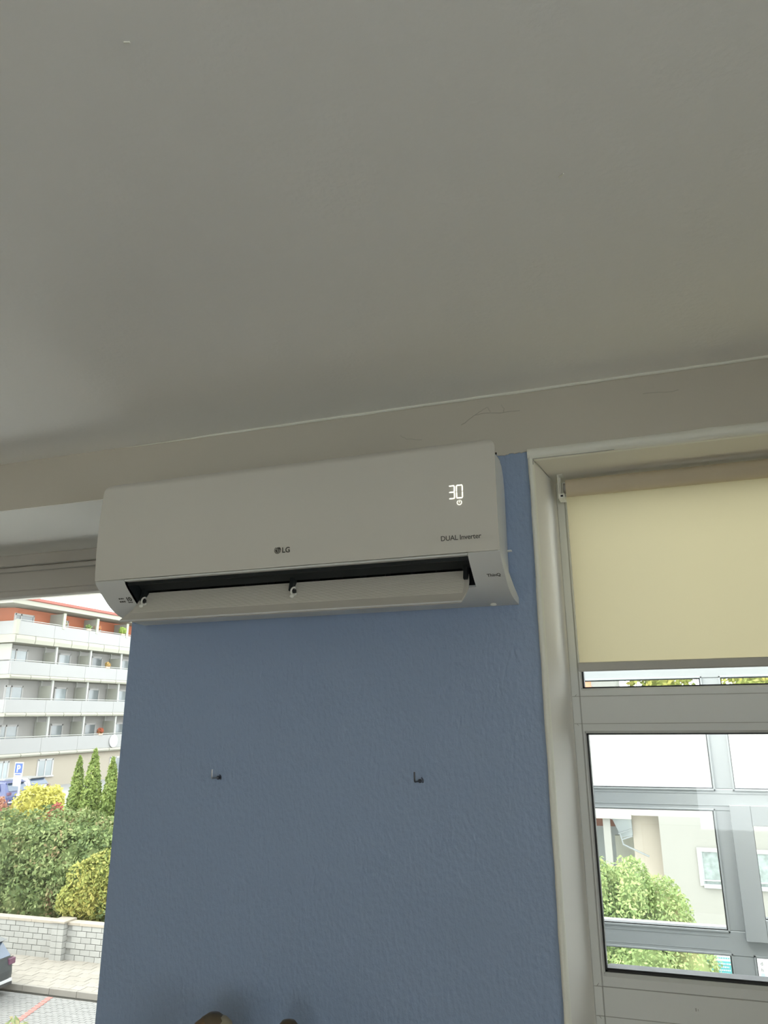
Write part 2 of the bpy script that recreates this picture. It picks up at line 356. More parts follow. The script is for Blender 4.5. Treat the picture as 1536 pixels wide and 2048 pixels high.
# chassis
ch = MB().prism([(-.155, 2.316), (-.05, 2.326), (-.022, 2.318), (-.008, 2.30), (-.002, 2.27), (-.002, 2.05), (-.04, 2.052), (-.155, 2.12)], AX0+.014, OX0-.003, 'x')
ch.prism([(-.155, 2.316), (-.05, 2.326), (-.022, 2.318), (-.008, 2.30), (-.002, 2.27), (-.002, 2.05), (-.04, 2.052), (-.155, 2.12)], OX1+.003, .8015, 'x')
ch.prism([(-.155, 2.316), (-.05, 2.326), (-.022, 2.318), (-.008, 2.30), (-.002, 2.27), (-.002, 2.05), (-.03, 2.056), (-.045, 2.125), (-.155, 2.135)], OX0-.003, OX1+.003, 'x')
ch.build('chassis', M_acb, ac)
# front panel
zs = [2.118+i*(2.3245-2.118)/40 for i in range(41)]; r = .021; vv = []; ff = []
def xe(z):
    d = z-(2.3245-r); return 0 if d <= 0 else r-math.sqrt(max(0, r*r-d*d))
zs = zs[:-4]+[2.3245-r+r*math.sin(a*PI/2/8) for a in range(9)]; zs = sorted(set(round(z, 5) for z in zs))
nx = 24
for z in zs:
    e = xe(z)
    for i in range(nx+1): vv.append((AX0+e+(AX1-AX0-2*e)*i/nx, yf(z), z))
nr = len(zs); ff = [(j*(nx+1)+i, j*(nx+1)+i+1, (j+1)*(nx+1)+i+1, (j+1)*(nx+1)+i) for j in range(nr-1) for i in range(nx)]
fp = MB().add(vv, ff, True)
# rim going back 9 mm
rim = [(AX0+xe(z), yf(z), z) for z in zs][::-1]+[(AX1-xe(z), yf(z), z) for z in zs]
bk_ = [(p[0]+(.0015 if p[0] < .4 else -.0015), p[1]+.0085, p[2]-(.001 if p[2] > 2.3 else 0)) for p in rim]
n = len(rim); fp.add(rim+bk_, [(i, (i+1), n+i+1, n+i) for i in range(n-1)]+[(n-1, 0, n, 2*n-1)]); fp.add(bk_, [tuple(range(n))])
fp.build('front_panel', M_acf, ac)
# side gap shade strip, side clip and label on the right flank
MB().box(.8015, .8028, -.160, -.150, 2.17, 2.285).build('side_gap', M_dark, ac)
MB().prism([(-.150, 2.312), (-.05, 2.320), (-.05, 2.072), (-.095, 2.080), (-.150, 2.125)], .8015, .8045, 'x').build('side_cover', M_acb, ac)
MB().prism([(-.150, 2.128), (-.128, 2.128), (-.143, 2.162)], .8045, .8055, 'x').build('side_sticker', mat('sticker_brown', (.16, .12, .08), .6), ac)
MB().box(.8045, .8065, -.150, -.128, 2.108, 2.124, .0006).build('side_latch', mat('latch_green_grey', (.22, .30, .27), .5), ac)
MB().box(.8015, .8105, -.012, -.004, 2.148, 2.151, .0006).build('side_clip', M_brk, ac)
# lower cover profile
LP = [(-.1725, 2.1155), (-.1655, 2.108), (-.156, 2.099), (-.143, 2.0885), (-.128, 2.0765), (-.112, 2.0665), (-.092, 2.0580), (-.068, 2.0520), (-.040, 2.0485), (-.002, 2.0465)]
def fine(pts, k=4):
    out = []
    for i in range(len(pts)-1):
        p0 = Vector(pts[max(i-1, 0)]); p1 = Vector(pts[i]); p2 = Vector(pts[i+1]); p3 = Vector(pts[min(i+2, len(pts)-1)])
        for j in range(k):
            t = j/k; out.append(tuple(.5*((2*p1)+(p2-p0)*t+(2*p0-5*p1+4*p2-p3)*t*t+(3*p1-p0-3*p2+p3)*t**3)))
    return out+[pts[-1]]
def cover(i0, x0, x1, name='lower_cover'):
    o = fine(LP[i0:]); n = len(o); inn = [(p[0]+.0035, p[1]+.0045) for p in o]; m_ = MB()
    m_.add([(x0, *p) for p in o]+[(x1, *p) for p in o], [(i, i+1, n+i+1, n+i) for i in range(n-1)], True)
    m_.add([(x0, *p) for p in inn]+[(x1, *p) for p in inn], [(i, n+i, n+i+1, i+1) for i in range(n-1)], True)
    for x in (x0, x1): m_.add([(x, *p) for p in o]+[(x, *p) for p in inn], [(i, i+1, n+i+1, n+i) for i in range(n-1)])
    for k in (0, n-1): m_.add([(x0, *o[k]), (x1, *o[k]), (x1, *inn[k]), (x0, *inn[k])], [(0, 1, 2, 3)])
    return m_.build(name, M_acb, ac)
lc = cover(0, AX0+.0015, OX0, 'lower_cover'); rc = cover(0, OX1, AX1-.0015, 'lower_cover')
cover(5, OX0, OX1, 'lower_rim')
# end plates closing the cover at both ends
for x0, x1 in ((AX0+.0005, AX0+.0015), (AX1-.0015, AX1-.0003)):
    MB().prism(fine(LP)+[(-.002, 2.060), (-.05, 2.075), (-.10, 2.095), (-.15, 2.1155)], x0, x1, 'x').build('cover_end', M_acb, ac)
# inner cheeks of the opening
for x0, x1 in ((OX0-.002, OX0), (OX1, OX1+.002)):
    MB().prism([(-.168, 2.1155)]+LP[1:6]+[(-.045, 2.056), (-.045, 2.13), (-.16, 2.13)], x0, x1, 'x').build('outlet_cheek', M_cav, ac)
# panel lower lip + seam
MB().box(OX0, OX1, -.1715, -.158, 2.1135, 2.1175, .0012).build('outlet_lip', M_acb, ac)
MB().box(AX0+.004, OX0, -.1712, -.165, 2.1157, 2.1177).build('panel_seam', M_seam, ac); MB().box(OX1, AX1-.004, -.1712, -.165, 2.1157, 2.1177).build('panel_seam', M_seam, ac)
# dark interior
MB().box(OX0, OX1, -.047, -.044, 2.055, 2.13).box(OX0, OX1, -.158, -.044, 2.127, 2.134).box(OX0, OX1, -.155, -.148, 2.108, 2.128).box(OX0, OX1, -.10, -.044, 2.062, 2.064).build('outlet_interior', M_cav, ac)
M_fin = mat('inner_vane_black', (.022, .026, .027), .45)
MB().prism([(-.135, 2.116), (-.128, 2.119), (-.110, 2.104), (-.114, 2.1015)], OX0+.004, OX1-.004, 'x').build('inner_louver', M_fin, ac)
for k in range(14):
    x = OX0+.03+k*(OX1-OX0-.06)/13
    MB().prism([(-.095, 2.118), (-.060, 2.122), (-.060, 2.075), (-.085, 2.09)], x-.0008, x+.0008, 'x').build('air_guide_blade', M_fin, ac)
MB().tube([(.737, -.151, 2.119), (.737, -.157, 2.116)], .006, 14).build('motor_boss', M_fin, ac)
# swing vane: from (y -.104,z 2.100) down to (y -.158,z 2.036)
VT, VB = Vector((-.106, 2.0985)), Vector((-.158, 2.0355))
d = (VB-VT); L = d.length; d.normalize(); nrm = Vector((-.77, .64)) if False else Vector((d.y, -d.x))
if nrm.x > 0: nrm = -nrm
VX0, VX1 = .046, .7505
prof = []
NR = 24
for i in range(NR*4+1):
    t = i/(NR*4); rb_ = .0010*(1 if (i % 4) in (1, 2) else 0) if t < .70 else 0
    bow = .002*math.sin(PI*t)
    p = VT+d*(L*t)-nrm*bow*(-1)*-1+nrm*rb_; prof.append((p.x, p.y))
back = []
for i in range(9):
    t = 1-i/8; p = VT+d*(L*t)-nrm*(.002*math.sin(PI*t)+.0032); back.append((p.x, p.y))
vn = MB().prism(prof+back, VX0+.006, VX1-.008, 'x').build('swing_vane', M_vane, ac)
# smooth end pieces (the left one runs out to a pointed tip)
def vend(xs, name):
    o = []
    for t in [i/12 for i in range(13)]:
        p = VT+d*(L*t)-nrm*.002*math.sin(PI*t)+nrm*.0004; o.append(p)
    m_ = MB(); v = []
    for i, p in enumerate(o):
        a, b = xs(i/12); q = p-nrm*.0036
        v += [(a, p.x, p.y), (b, p.x, p.y), (b, q.x, q.y), (a, q.x, q.y)]
    f = []
    for i in range(12):
        for k in range(4): f.append((4*i+k, 4*i+(k+1) % 4, 4*i+4+(k+1) % 4, 4*i+4+k))
    f += [(0, 1, 2, 3), (48, 51, 50, 49)]
    return m_.add(v, f).build(name, M_vane, vn)
vend(lambda t: (VX0+.006-.004*t-(.012*max(0, t-.55)/.45 if t > .55 else 0)+(.006*(1-t/.12)**2 if t < .12 else 0), VX0+.0065), 'end_piece')
vend(lambda t: (VX1-.0085, VX1-.004+.006*math.sin(PI*t)-.004*t), 'end_piece')
bl = VB+nrm*.001
MB().tube([(VX0-.008, bl.x, bl.y), (VX1-.006, bl.x, bl.y)], .0014, 8).build('lower_lip', M_acb, vn)
# hinge arms
for i, hx in enumerate((.062, .4005, .7445)):
    p = VT+d*(L*.22); q = VT+d*(L*.52)
    st = MB().prism([(-.118, 2.119), (-.100, 2.119), (p.x+.004, p.y-.006), (p.x-.010, p.y-.004)], hx-.0035, hx+.0035, 'x').build('hinge_arm', M_cav, ac)
    if i < 2:
        c = VT+d*(L*.36)+nrm*.004
        pts = [(hx+.009+.0065*math.cos(a), c.x-abs(math.sin(a))*.0, c.y+.0075*math.sin(a)) for a in [PI*(.35+k*1.45/10) for k in range(11)]]
        MB().tube(pts, .0018, 8).build('hinge_clip', M_brk, ac)
        MB().box(hx+.006, hx+.0125, c.x-.0012, c.x+.003, c.y-.0035, c.y+.0035, .001).build('hinge_slot', M_dark, ac)
        MB().ball((hx+.009, (c+d*.014).x, (c+d*.014).y), (.005, .003, .0035), 12, 8).build('hinge_knob', M_brk, ac)
# drain nub under the unit
MB().ball((.774, -.03, 2.0455), (.006, .006, .003), 12, 8).build('drain_nub', M_brk, ac)
# LED digits 30 and the power sign
def seg_digit(x0, z0, w, h, segs, t=.0017, tilt=.0):
    m_ = MB(); g = .0012
    P = {'a': ((0, h), (w, h)), 'g': ((0, h/2), (w, h/2)), 'd': ((0, 0), (w, 0)), 'b': ((w, h/2), (w, h)), 'c': ((w, 0), (w, h/2)), 'f': ((0, h/2), (0, h)), 'e': ((0, 0), (0, h/2))}
    for s_ in segs:
        (a, b), (c, e) = P[s_]; n_ = 1
        if b == e:
            q = [(a+g*.4, b-t/2), (c-g*.4, e-t/2), (c-g*.1, e), (c-g*.4, e+t/2), (a+g*.4, b+t/2), (a+g*.1, b)]
        else:
            q = [(a-t/2, b+g*.8), (a, b+g*.5), (a+t/2, b+g*.8), (a+t/2, e-g*.8), (a, e-g*.5), (a-t/2, e-g*.8)]
        vs = [(x0+x, yf(z0+z)-.0006, z0+z) for x, z in q]; m_.add(vs, [tuple(range(6))])
    return m_
seg_digit(.7335, 2.2150, .0095, .0235, 'abgcd').build('display_digit', M_led, ac)
seg_digit(.7470, 2.2150, .0105, .0235, 'abcdef').build('display_digit', M_led, ac)
pw = MB(); pc = (.7515, 2.2065); n = 20
for k in range(n):
    a0 = PI*(.5+.16+k*1.68/n); a1 = PI*(.5+.16+(k+1)*1.68/n)
    pw.add([(pc[0]+rr*math.cos(a), yf(pc[1])-.0006, pc[1]+rr*math.sin(a)) for a, rr in ((a0, .0034), (a1, .0034), (a1, .0047), (a0, .0047))], [(0, 1, 2, 3)])
pw.add([(pc[0]-.0006, yf(pc[1])-.0006, pc[1]), (pc[0]+.0006, yf(pc[1])-.0006, pc[1]), (pc[0]+.0006, yf(pc[1])-.0006, pc[1]+.0045), (pc[0]-.0006, yf(pc[1])-.0006, pc[1]+.0045)], [(0, 1, 2, 3)])
pw.build('display_power_sign', M_led2, ac)
# printed lettering
yfo = lambda z: yf(z)-.0005
text_mb('DUAL Inverter', .0124, .7145, 2.1405, yfo, .00014, spacing=.95).build('lettering', M_ink, ac)
text_mb('LG', .0140, .4055, 2.1440, yfo, .00035, spacing=1.0).build('lettering', M_ink, ac)
em = MB(); ec = (.3965, 2.1495); R0 = .0070; n = 28
em.add([(ec[0]+R0*math.cos(2*PI*k/n), yf(ec[1])-.0004, ec[1]+R0*math.sin(2*PI*k/n)) for k in range(n)], [tuple(range(n))[::-1]])
em = em.build('emblem', M_ink, ac)
e2 = MB()
def ringseg(m_, c, r0, r1, a0, a1, n=20, dy=-.0007):
    for k in range(n):
        A = a0+(a1-a0)*k/n; B = a0+(a1-a0)*(k+1)/n
        m_.add([(c[0]+q*math.cos(t), yf(c[1])+dy, c[1]+q*math.sin(t)) for t, q in ((A, r0), (B, r0), (B, r1), (A, r1))], [(0, 1, 2, 3)])
ringseg(e2, ec, R0*.70, R0*.82, PI*.5, PI*2.0)
e2.add([(ec[0]-.0005, yf(ec[1])-.0007, ec[1]+.0033), (ec[0]-.0005, yf(ec[1])-.0007, ec[1]-.003), (ec[0]+.0004, yf(ec[1])-.0007, ec[1]-.003), (ec[0]+.0004, yf(ec[1])-.0007, ec[1]+.0033)], [(0, 1, 2, 3)])
e2.add([(ec[0]-.0005, yf(ec[1])-.0007, ec[1]-.003), (ec[0]+.0028, yf(ec[1])-.0007, ec[1]-.003), (ec[0]+.0028, yf(ec[1])-.0007, ec[1]-.0022), (ec[0]-.0005, yf(ec[1])-.0007, ec[1]-.0022)], [(0, 1, 2, 3)])
ringseg(e2, (ec[0]-.0025, ec[1]+.0018), 0, .0010, 0, 2*PI, 10)
e2.add([(ec[0]+.0012, yf(ec[1])-.0007, ec[1]-.0004), (ec[0]+.0052, yf(ec[1])-.0007, ec[1]-.0004), (ec[0]+.0052, yf(ec[1])-.0007, ec[1]+.0004), (ec[0]+.0012, yf(ec[1])-.0007, ec[1]+.0004)], [(0, 1, 2, 3)])
e2.build('emblem_mark', mat('emblem_light', (.55, .54, .48), .5), em)
def on_cover(txt, size, x, i, tt, th=.0001, spacing=1.0):
    a, b = Vector(LP[i]), Vector(LP[i+1]); u = (a-b).normalized(); o = b+(a-b)*tt; nn = Vector((-u.y, u.x)); nn = nn if nn.x < 0 and nn.y < 0 else -nn
    o = o+nn*.0012
    return text_mb(txt, size, x, 0, 0, th, tilt=(o.x, o.y, u.x, u.y), spacing=spacing)
on_cover('ThinQ', .0092, .7860, 3, .35, .0002).build('lettering', M_ink, rc)
on_cover('10', .0145, .0335, 3, .35, .0005, .9).build('lettering', M_ink, lc)
lt = MB()
def bar(m_, x0, x1, i, t0, t1):
    a, b = Vector(LP[i]), Vector(LP[i+1]); u = (a-b).normalized(); nn = Vector((-u.y, u.x)); nn = nn if nn.x < 0 and nn.y < 0 else -nn
    p = b+(a-b)*t0+nn*.0006; q = b+(a-b)*t1+nn*.0006
    m_.add([(x0, p.x, p.y), (x1, p.x, p.y), (x1, q.x, q.y), (x0, q.x, q.y)], [(0, 1, 2, 3)])
for x0, x1 in ((.0165, .0205), (.0215, .0255), (.0262, .0285)): bar(lt, x0, x1, 3, .62, .80)
for x0, x1 in ((.0150, .019), (.0197, .0245), (.0252, .0288)): bar(lt, x0, x1, 3, .18, .38)
for x0, x1 in ((.0345, .038), (.0388, .0418), (.0425, .045)): bar(lt, x0, x1, 3, .05, .2)
lt.build('small_print', M_ink, lc)

# ------------------------------------------------------------------ square hooks in the blue wall
def hook(x, z, dx, label, plug_r, metal):
    h = empty('wall_hook', (x, 0, z)); tag(h, label, 'hook', 'L-shaped screw hooks in the blue wall')
    MB().tube([(x, .004, z), (x, -.018, z+.0005), (x+dx*.8, -.0275, z+.0005), (x+dx, -.0295, z+.002), (x+dx, -.030, z+.005), (x+dx, -.030, z+.0175)], .00155, 8).build('hook_shaft', metal, h)
    MB().tube([(x, .0015, z), (x, -.0022, z)], .0036, 16).tube([(x+.006*math.cos(a), -.0004, z+.006*math.sin(a)) for a in [-.6+k*.22 for k in range(9)]], .0011, 6).build('wall_plug', M_plug, h)
    return h
hook(.1895, 1.7325, .003, 'bare steel screw hook in the blue wall, the left one', .003, M_steel)
hook(.6155, 1.7325, -.0015, 'bare steel screw hook in the blue wall, the right one', .004, mat('hook_steel_dark_reflection', (.10, .10, .11), .3, metal=.8))  # right hook: dark reflection painted into the metal colour

# ------------------------------------------------------------------ wooden pieces peeking over the lower edge, on a shelf
M_w1 = mat('dark_carved_wood', (.10, .075, .045), .45, var=.5, vscale=40, bump=.3, bscale=60)
M_w2 = mat('honey_carved_wood', (.17, .10, .045), .4, var=.5, vscale=30)
M_w3 = mat('pale_wood_rim', (.27, .24, .17), .5, var=.25, vscale=50)
fs = empty('wooden_carving', (.278, -.12, 1.2)); tag(fs, 'dark brown wooden carving with a pale right rim under the left hook', 'carving')
prof = [(0.0, 1.205), (.034, 1.205), (.036, 1.225), (.024, 1.25), (.026, 1.29), (.031, 1.325), (.030, 1.345), (.022, 1.362), (.010, 1.3695), (0, 1.3705)]
def lathe(cx, cy, prof, sy=1, a0=0, a1=2*PI, n=28, lean=0):
    v = []; f = []; k = len(prof)
    for i in range(n+1):
        a = a0+(a1-a0)*i/n
        for r_, z in prof: v.append((cx+r_*math.cos(a)+lean*(z-1.2), cy+r_*math.sin(a)*sy, z))
    for i in range(n):
        for j in range(k-1): f.append((i*k+j, (i+1)*k+j, (i+1)*k+j+1, i*k+j+1))
    return MB().add(v, f, True)
lathe(.283-.02, -.12, prof, .8, lean=.10).build('carved_body', M_w1, fs)
lathe(.277-.02, -.127, [(r_*.9, z-.006) for r_, z in prof], .8, lean=.08).build('honey_inlay', M_w2, fs)
lathe(.293-.02, -.118, [(r_*.9, z-.004) for r_, z in prof], .7, -PI*.48, PI*.45, 16, lean=.12).build('pale_rim', M_w3, fs)
f2 = empty('wooden_carving', (.42, -.12, 1.2)); tag(f2, 'dark rounded wooden carving top, right of the one with a pale rim', 'carving')
lathe(.4195, -.12, [(0.0, 1.205), (.030, 1.205), (.030, 1.23), (.020, 1.26), (.020, 1.31), (.0225, 1.345), (.019, 1.363), (.011, 1.3715), (0, 1.3735)], .8).build('carved_body', M_w1, f2)
sh = empty('wall_shelf', (.35, -.1, 1.18)); tag(sh, 'narrow wooden shelf on the blue wall carrying two carvings', 'shelf')
MB().box(.08, .64, -.20, -.001, 1.185, 1.205, .003).build('board', M_w2, sh)
for x in (.16, .55): MB().prism([(-.16, 1.185), (-.001, 1.185), (-.001, 1.08)], x-.01, x+.01, 'x').build('bracket', M_w1, sh)

# ================================================================== OUTSIDE
M_o_frame = M_pvc2
# porch glazing beyond the right window
w5y = 1.5; w5 = MB(); a, b = w5y, w5y+.07
w5.box(.70, .785, a, b, .85, 2.04, .003).box(.785, 2.6, a, b, 1.962, 2.04, .003).box(.785, 2.6, a, b, 1.528, 1.597, .002).box(.785, 2.6, a, b, 1.098, 1.169, .002).box(.785, 2.6, a, b, .85, .90, .002)
w5.box(1.198, 1.265, a+.001, b, 1.597, 1.962, .002).box(1.1895, 1.262, a+.001, b, .90, 1.098, .002).box(1.1895, 1.245, a+.001, b, 1.169, 1.528, .002).box(2.52, 2.6, a, b, .85, 2.04, .003)
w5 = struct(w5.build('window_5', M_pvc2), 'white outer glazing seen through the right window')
def obead(x0, x1, z0, z1):
    m_ = MB()
    for (p0, p1, q0, q1) in ((x0, x1, z0, z0+.006), (x0, x1, z1-.006, z1), (x0, x0+.006, z0, z1), (x1-.006, x1, z0, z1)): m_.box(p0, p1, a-.003, a+.03, q0, q1, .001)
    m_.build('glazing_bead', M_pvc2, w5)
    g_ = MB()
    for (p0, p1, q0, q1) in ((x0+.006, x1-.006, z0+.006, z0+.0085), (x0+.006, x1-.006, z1-.0085, z1-.006), (x0+.006, x0+.0085, z0+.006, z1-.006), (x1-.0085, x1-.006, z0+.006, z1-.006)): g_.box(p0, p1, a+.004, a+.03, q0, q1)
    g_.build('gasket', M_gask, w5)
    MB().box(x0+.007, x1-.007, a+.031, a+.034, z0+.007, z1-.007).build('pane', M_glass, w5)
obead(.779, 1.204, 1.591, 1.968); obead(1.259, 2.526, 1.591, 1.968)
obead(.779, 1.1955, 1.163, 1.534); obead(.779, 1.1955, .894, 1.104); obead(1.256, 2.526, .894, 1.104)
ca = MB()
ca.box(1.303, 2.45, a-.018, a+.02, 1.487, 1.547).box(1.303, 2.45, a-.018, a+.02, 1.146, 1.209).box(1.2405, 1.304, a-.018, a+.02, 1.146, 1.547).box(2.43, 2.50, a-.018, a+.02, 1.209, 1.487, .004)
ca = ca.build('casement', M_pvc2, w5)
g_ = MB()
for (p0, p1, q0, q1) in ((1.306, 2.43, 1.209, 1.2115), (1.306, 2.43, 1.4845, 1.487), (1.304, 1.3065, 1.209, 1.487)): g_.box(p0, p1, a-.004, a+.02, q0, q1)
g_.build('gasket', M_gask, ca); MB().box(1.303, 2.44, a+.0, a+.004, 1.208, 1.488).build('pane', M_glass, ca)
s5 = MB()
for z in (1.545, 1.583, 1.113, 1.152): s5.box(.785, 1.1895 if z < 1.17 else 2.5, a-.0012, a+.001, z-.0006, z+.0006)
s5.build('frame_seam', mat('seam_soft', (.38, .40, .40), .7), w5)
pw_ = struct(MB().box(.62, .70, .30, b, .0, 2.04).box(.70, 2.68, a, b, .0, .85).box(2.6, 2.68, .30, b, 0, 2.04).build('wall_porch', M_pvc2), 'white panel sides of the glazed porch')
struct(MB().box(.62, 2.68, .30, b, -.25, 0).build('floor_porch', mat('porch_concrete', (.5, .5, .48), .8)))
# our own building below the windows
M_fac = mat('own_facade_render', (0.372, 0.360, 0.329), .9)
struct(MB().box(XL-.3, XR+.3, -.2, .44, -6, -.25).build('wall_facade', M_fac))

# ---- ground
M_gr = mat('street_ground', (0.170, 0.167, 0.158), .9, var=.08, vscale=.7)
struct(MB().box(-70, 40, .44, 19.49, -6.3, -6.045).box(-70, 40, 19.49, 22.1, -6.3, -5.90).build('ground', mat('joint_sand', (0.126, 0.122, 0.107), .95)), 'sandy bed under the paving')
struct(MB().box(-90, 40, 22.1, 120, -6.4, -5.6).build('ground_garden', mat('garden_bounce_pale', (.68, .67, .62), .95, var=.1, vscale=2)))  # hidden ground behind the hedge, made pale to bounce light onto the ceiling
struct(MB().box(-90, -24.4, 31, 120, -5.6, -3.4).build('ground_terrace', mat('upper_asphalt', (0.203, 0.203, 0.198), .9)))
# cobbles of the parking area: one mass
st = MB(); wc, lc_ = .11, .22; 
for i in range(int(6.5/wc)):
    y = 13.3+i*wc*.995
    if y > 19.3: break
    for j in range(int(9.5/lc_)):
        x = -21.2+j*lc_+(lc_/2 if i % 2 else 0); h = -6.0+random.uniform(-.004, .004); e = .008
        st.add([(x+e, y+e, h), (x+lc_-e, y+e, h), (x+lc_-e, y+wc-e, h), (x+e, y+wc-e, h), (x, y, h-.05), (x+lc_, y, h-.05), (x+lc_, y+wc, h-.05), (x, y+wc, h-.05)],
               [(0, 1, 2, 3), (0, 4, 5, 1), (1, 5, 6, 2), (2, 6, 7, 3), (3, 7, 4, 0)])
M_set = mat('grey_setts', (0.139, 0.139, 0.132), .9, var=.12, vscale=5)
pk = st.build('paving_setts', M_set); pk['kind'] = 'stuff'; tag(pk, 'grey paving setts of the parking area below the left window', 'paving', kind='stuff')
rst = struct(MB().box(-70, -21.2, .6, 19.49, -6.05, -6.002).box(-11.7, 40, 12, 19.49, -6.05, -6.002).box(-21.2, -11.7, 12, 13.3, -6.05, -6.002).build('ground_paving', M_gr))
struct(MB().box(-21.2, 40, .6, 12, -6.05, -6.002).build('ground_bounce', mat('pale_bounce_ground', (.72, .71, .68), .9, var=.04, vscale=.6)))  # unseen near ground, made pale to bounce skylight up into the room
# painted red bay line
ln = MB(); 
for k in range(12):
    t0, t1 = k/12, (k+1)/12
    xa, ya = -16.20+(-16.80+16.20)*t0, 17.2+(19.30-17.2)*t0; xb, yb = -16.20+(-16.80+16.20)*t1, 17.2+(19.30-17.2)*t1
    ln.box(min(xa, xb)-.06, max(xa, xb)+.06, ya, yb-.012, -5.9955, -5.990)
tag(ln.build('parking_line', mat('red_road_paint', (0.283, 0.097, 0.082), .8, var=.3, vscale=9)), 'faded red parking bay line on the grey setts', 'line')
# kerb
kb = empty('kerb', (-16, 19.55, -6.05)); tag(kb, 'stone kerb between the setts and the pavement', 'kerb')
M_kerb = mat('kerb_stone', (0.161, 0.151, 0.131), .9, var=.15, vscale=4, obrand=.08)
kme = MB().box(-.495, .495, -.06, .06, -.17, 0, .012).build('kerb_stone', M_kerb, kb); kme.location = Vector((-21.5, 19.50, -5.83))-Vector((-16, 19.55, -6.05)); kme.matrix_parent_inverse.identity()
for i in range(1, 20):
    c = kme.copy(); c.location = kme.location+Vector((i*1.0, 0, random.uniform(-.004, .004))); COL.objects.link(c)
# pavement slabs
pv = struct(MB().box(-23, -4, 19.56, 21.85, -5.905, -5.885).build('ground_sidewalk', mat('sidewalk_bed', (0.122, 0.112, 0.093), .95)))
M_pav = mat('beige_paving_slab', (0.186, 0.173, 0.146), .9, var=.10, vscale=4, obrand=.07)
pme = None; sw, sl = .40, .325
for i in range(7):
    for j in range(36):
        x = -22.0+j*sw+(sw/2 if i % 2 else 0); y = 19.58+i*sl
        if pme is None:
            pme = MB().box(-sw/2+.006, sw/2-.006, -sl/2+.006, sl/2-.006, -.05, 0, .006).build('paving_slab', M_pav, pv); c = pme
        else:
            c = pme.copy(); COL.objects.link(c)
        c.location = (x+sw/2, y+sl/2, -5.838+random.uniform(-.004, .004))
# block wall
gw = empty('garden_wall', (-18, 21.95, -5.84)); tag(gw, 'pale concrete block garden wall with stone coping and pier', 'wall')
MB().box(-30, -8, 21.90, 22.08, -6, -4.82).build('wall_core', mat('mortar_grey', (0.243, 0.243, 0.224), .95), gw)
M_blk = mat('split_face_block', (0.251, 0.251, 0.232), .95, bump=.8, bscale=14, var=.08, vscale=5, obrand=.06)
M_cap = mat('coping_stone', (0.266, 0.236, 0.189), .9, var=.08, vscale=4, obrand=.05)
bh, bw = .178, .40; bme = None
for i in range(6):
    j = 0; x = -24.2+(bw/2 if i % 2 else 0)
    while x < -8.4:
        z0 = -5.86+i*bh
        if not (-19.15 < x+bw/2 < -18.55):
            if bme is None:
                bme = MB().box(-bw/2+.007, bw/2-.007, -.03, .045, -bh/2+.007, bh/2-.007, .008).build('wall_block', M_blk, gw); bme.matrix_parent_inverse.identity(); c = bme
            else:
                c = bme.copy(); COL.objects.link(c)
            c.location = Vector((x+bw/2, 21.865+random.uniform(-.008, .008), z0+bh/2))-Vector((-18, 21.95, -5.84))
        x += bw
cme = None
for k in range(16):
    x = -24.1+k*1.0
    if -19.6 < x+.5 < -18.2 and False: continue
    if cme is None:
        cme = MB().box(-.497, .497, -.17, .17, -.045, .045, .008).build('coping_slab', M_cap, gw); cme.matrix_parent_inverse.identity(); c = cme
    else: c = cme.copy(); COL.objects.link(c)
    c.location = Vector((x+.5, 21.98, -4.765))-Vector((-18, 21.95, -5.84))
pb = None
for i in range(6):
    for s in range(2):
        z = -5.86+i*.188; 
        o = MB().box(-19.09+.245*s+.004, -18.845+.245*s-.004, 21.66, 22.14, z+.006, z+.182, .008).build('pier_block', M_blk, gw)
MB().box(-19.15, -18.54, 21.60, 22.20, -4.73, -4.665, .01).build('pier_cap', M_cap, gw)

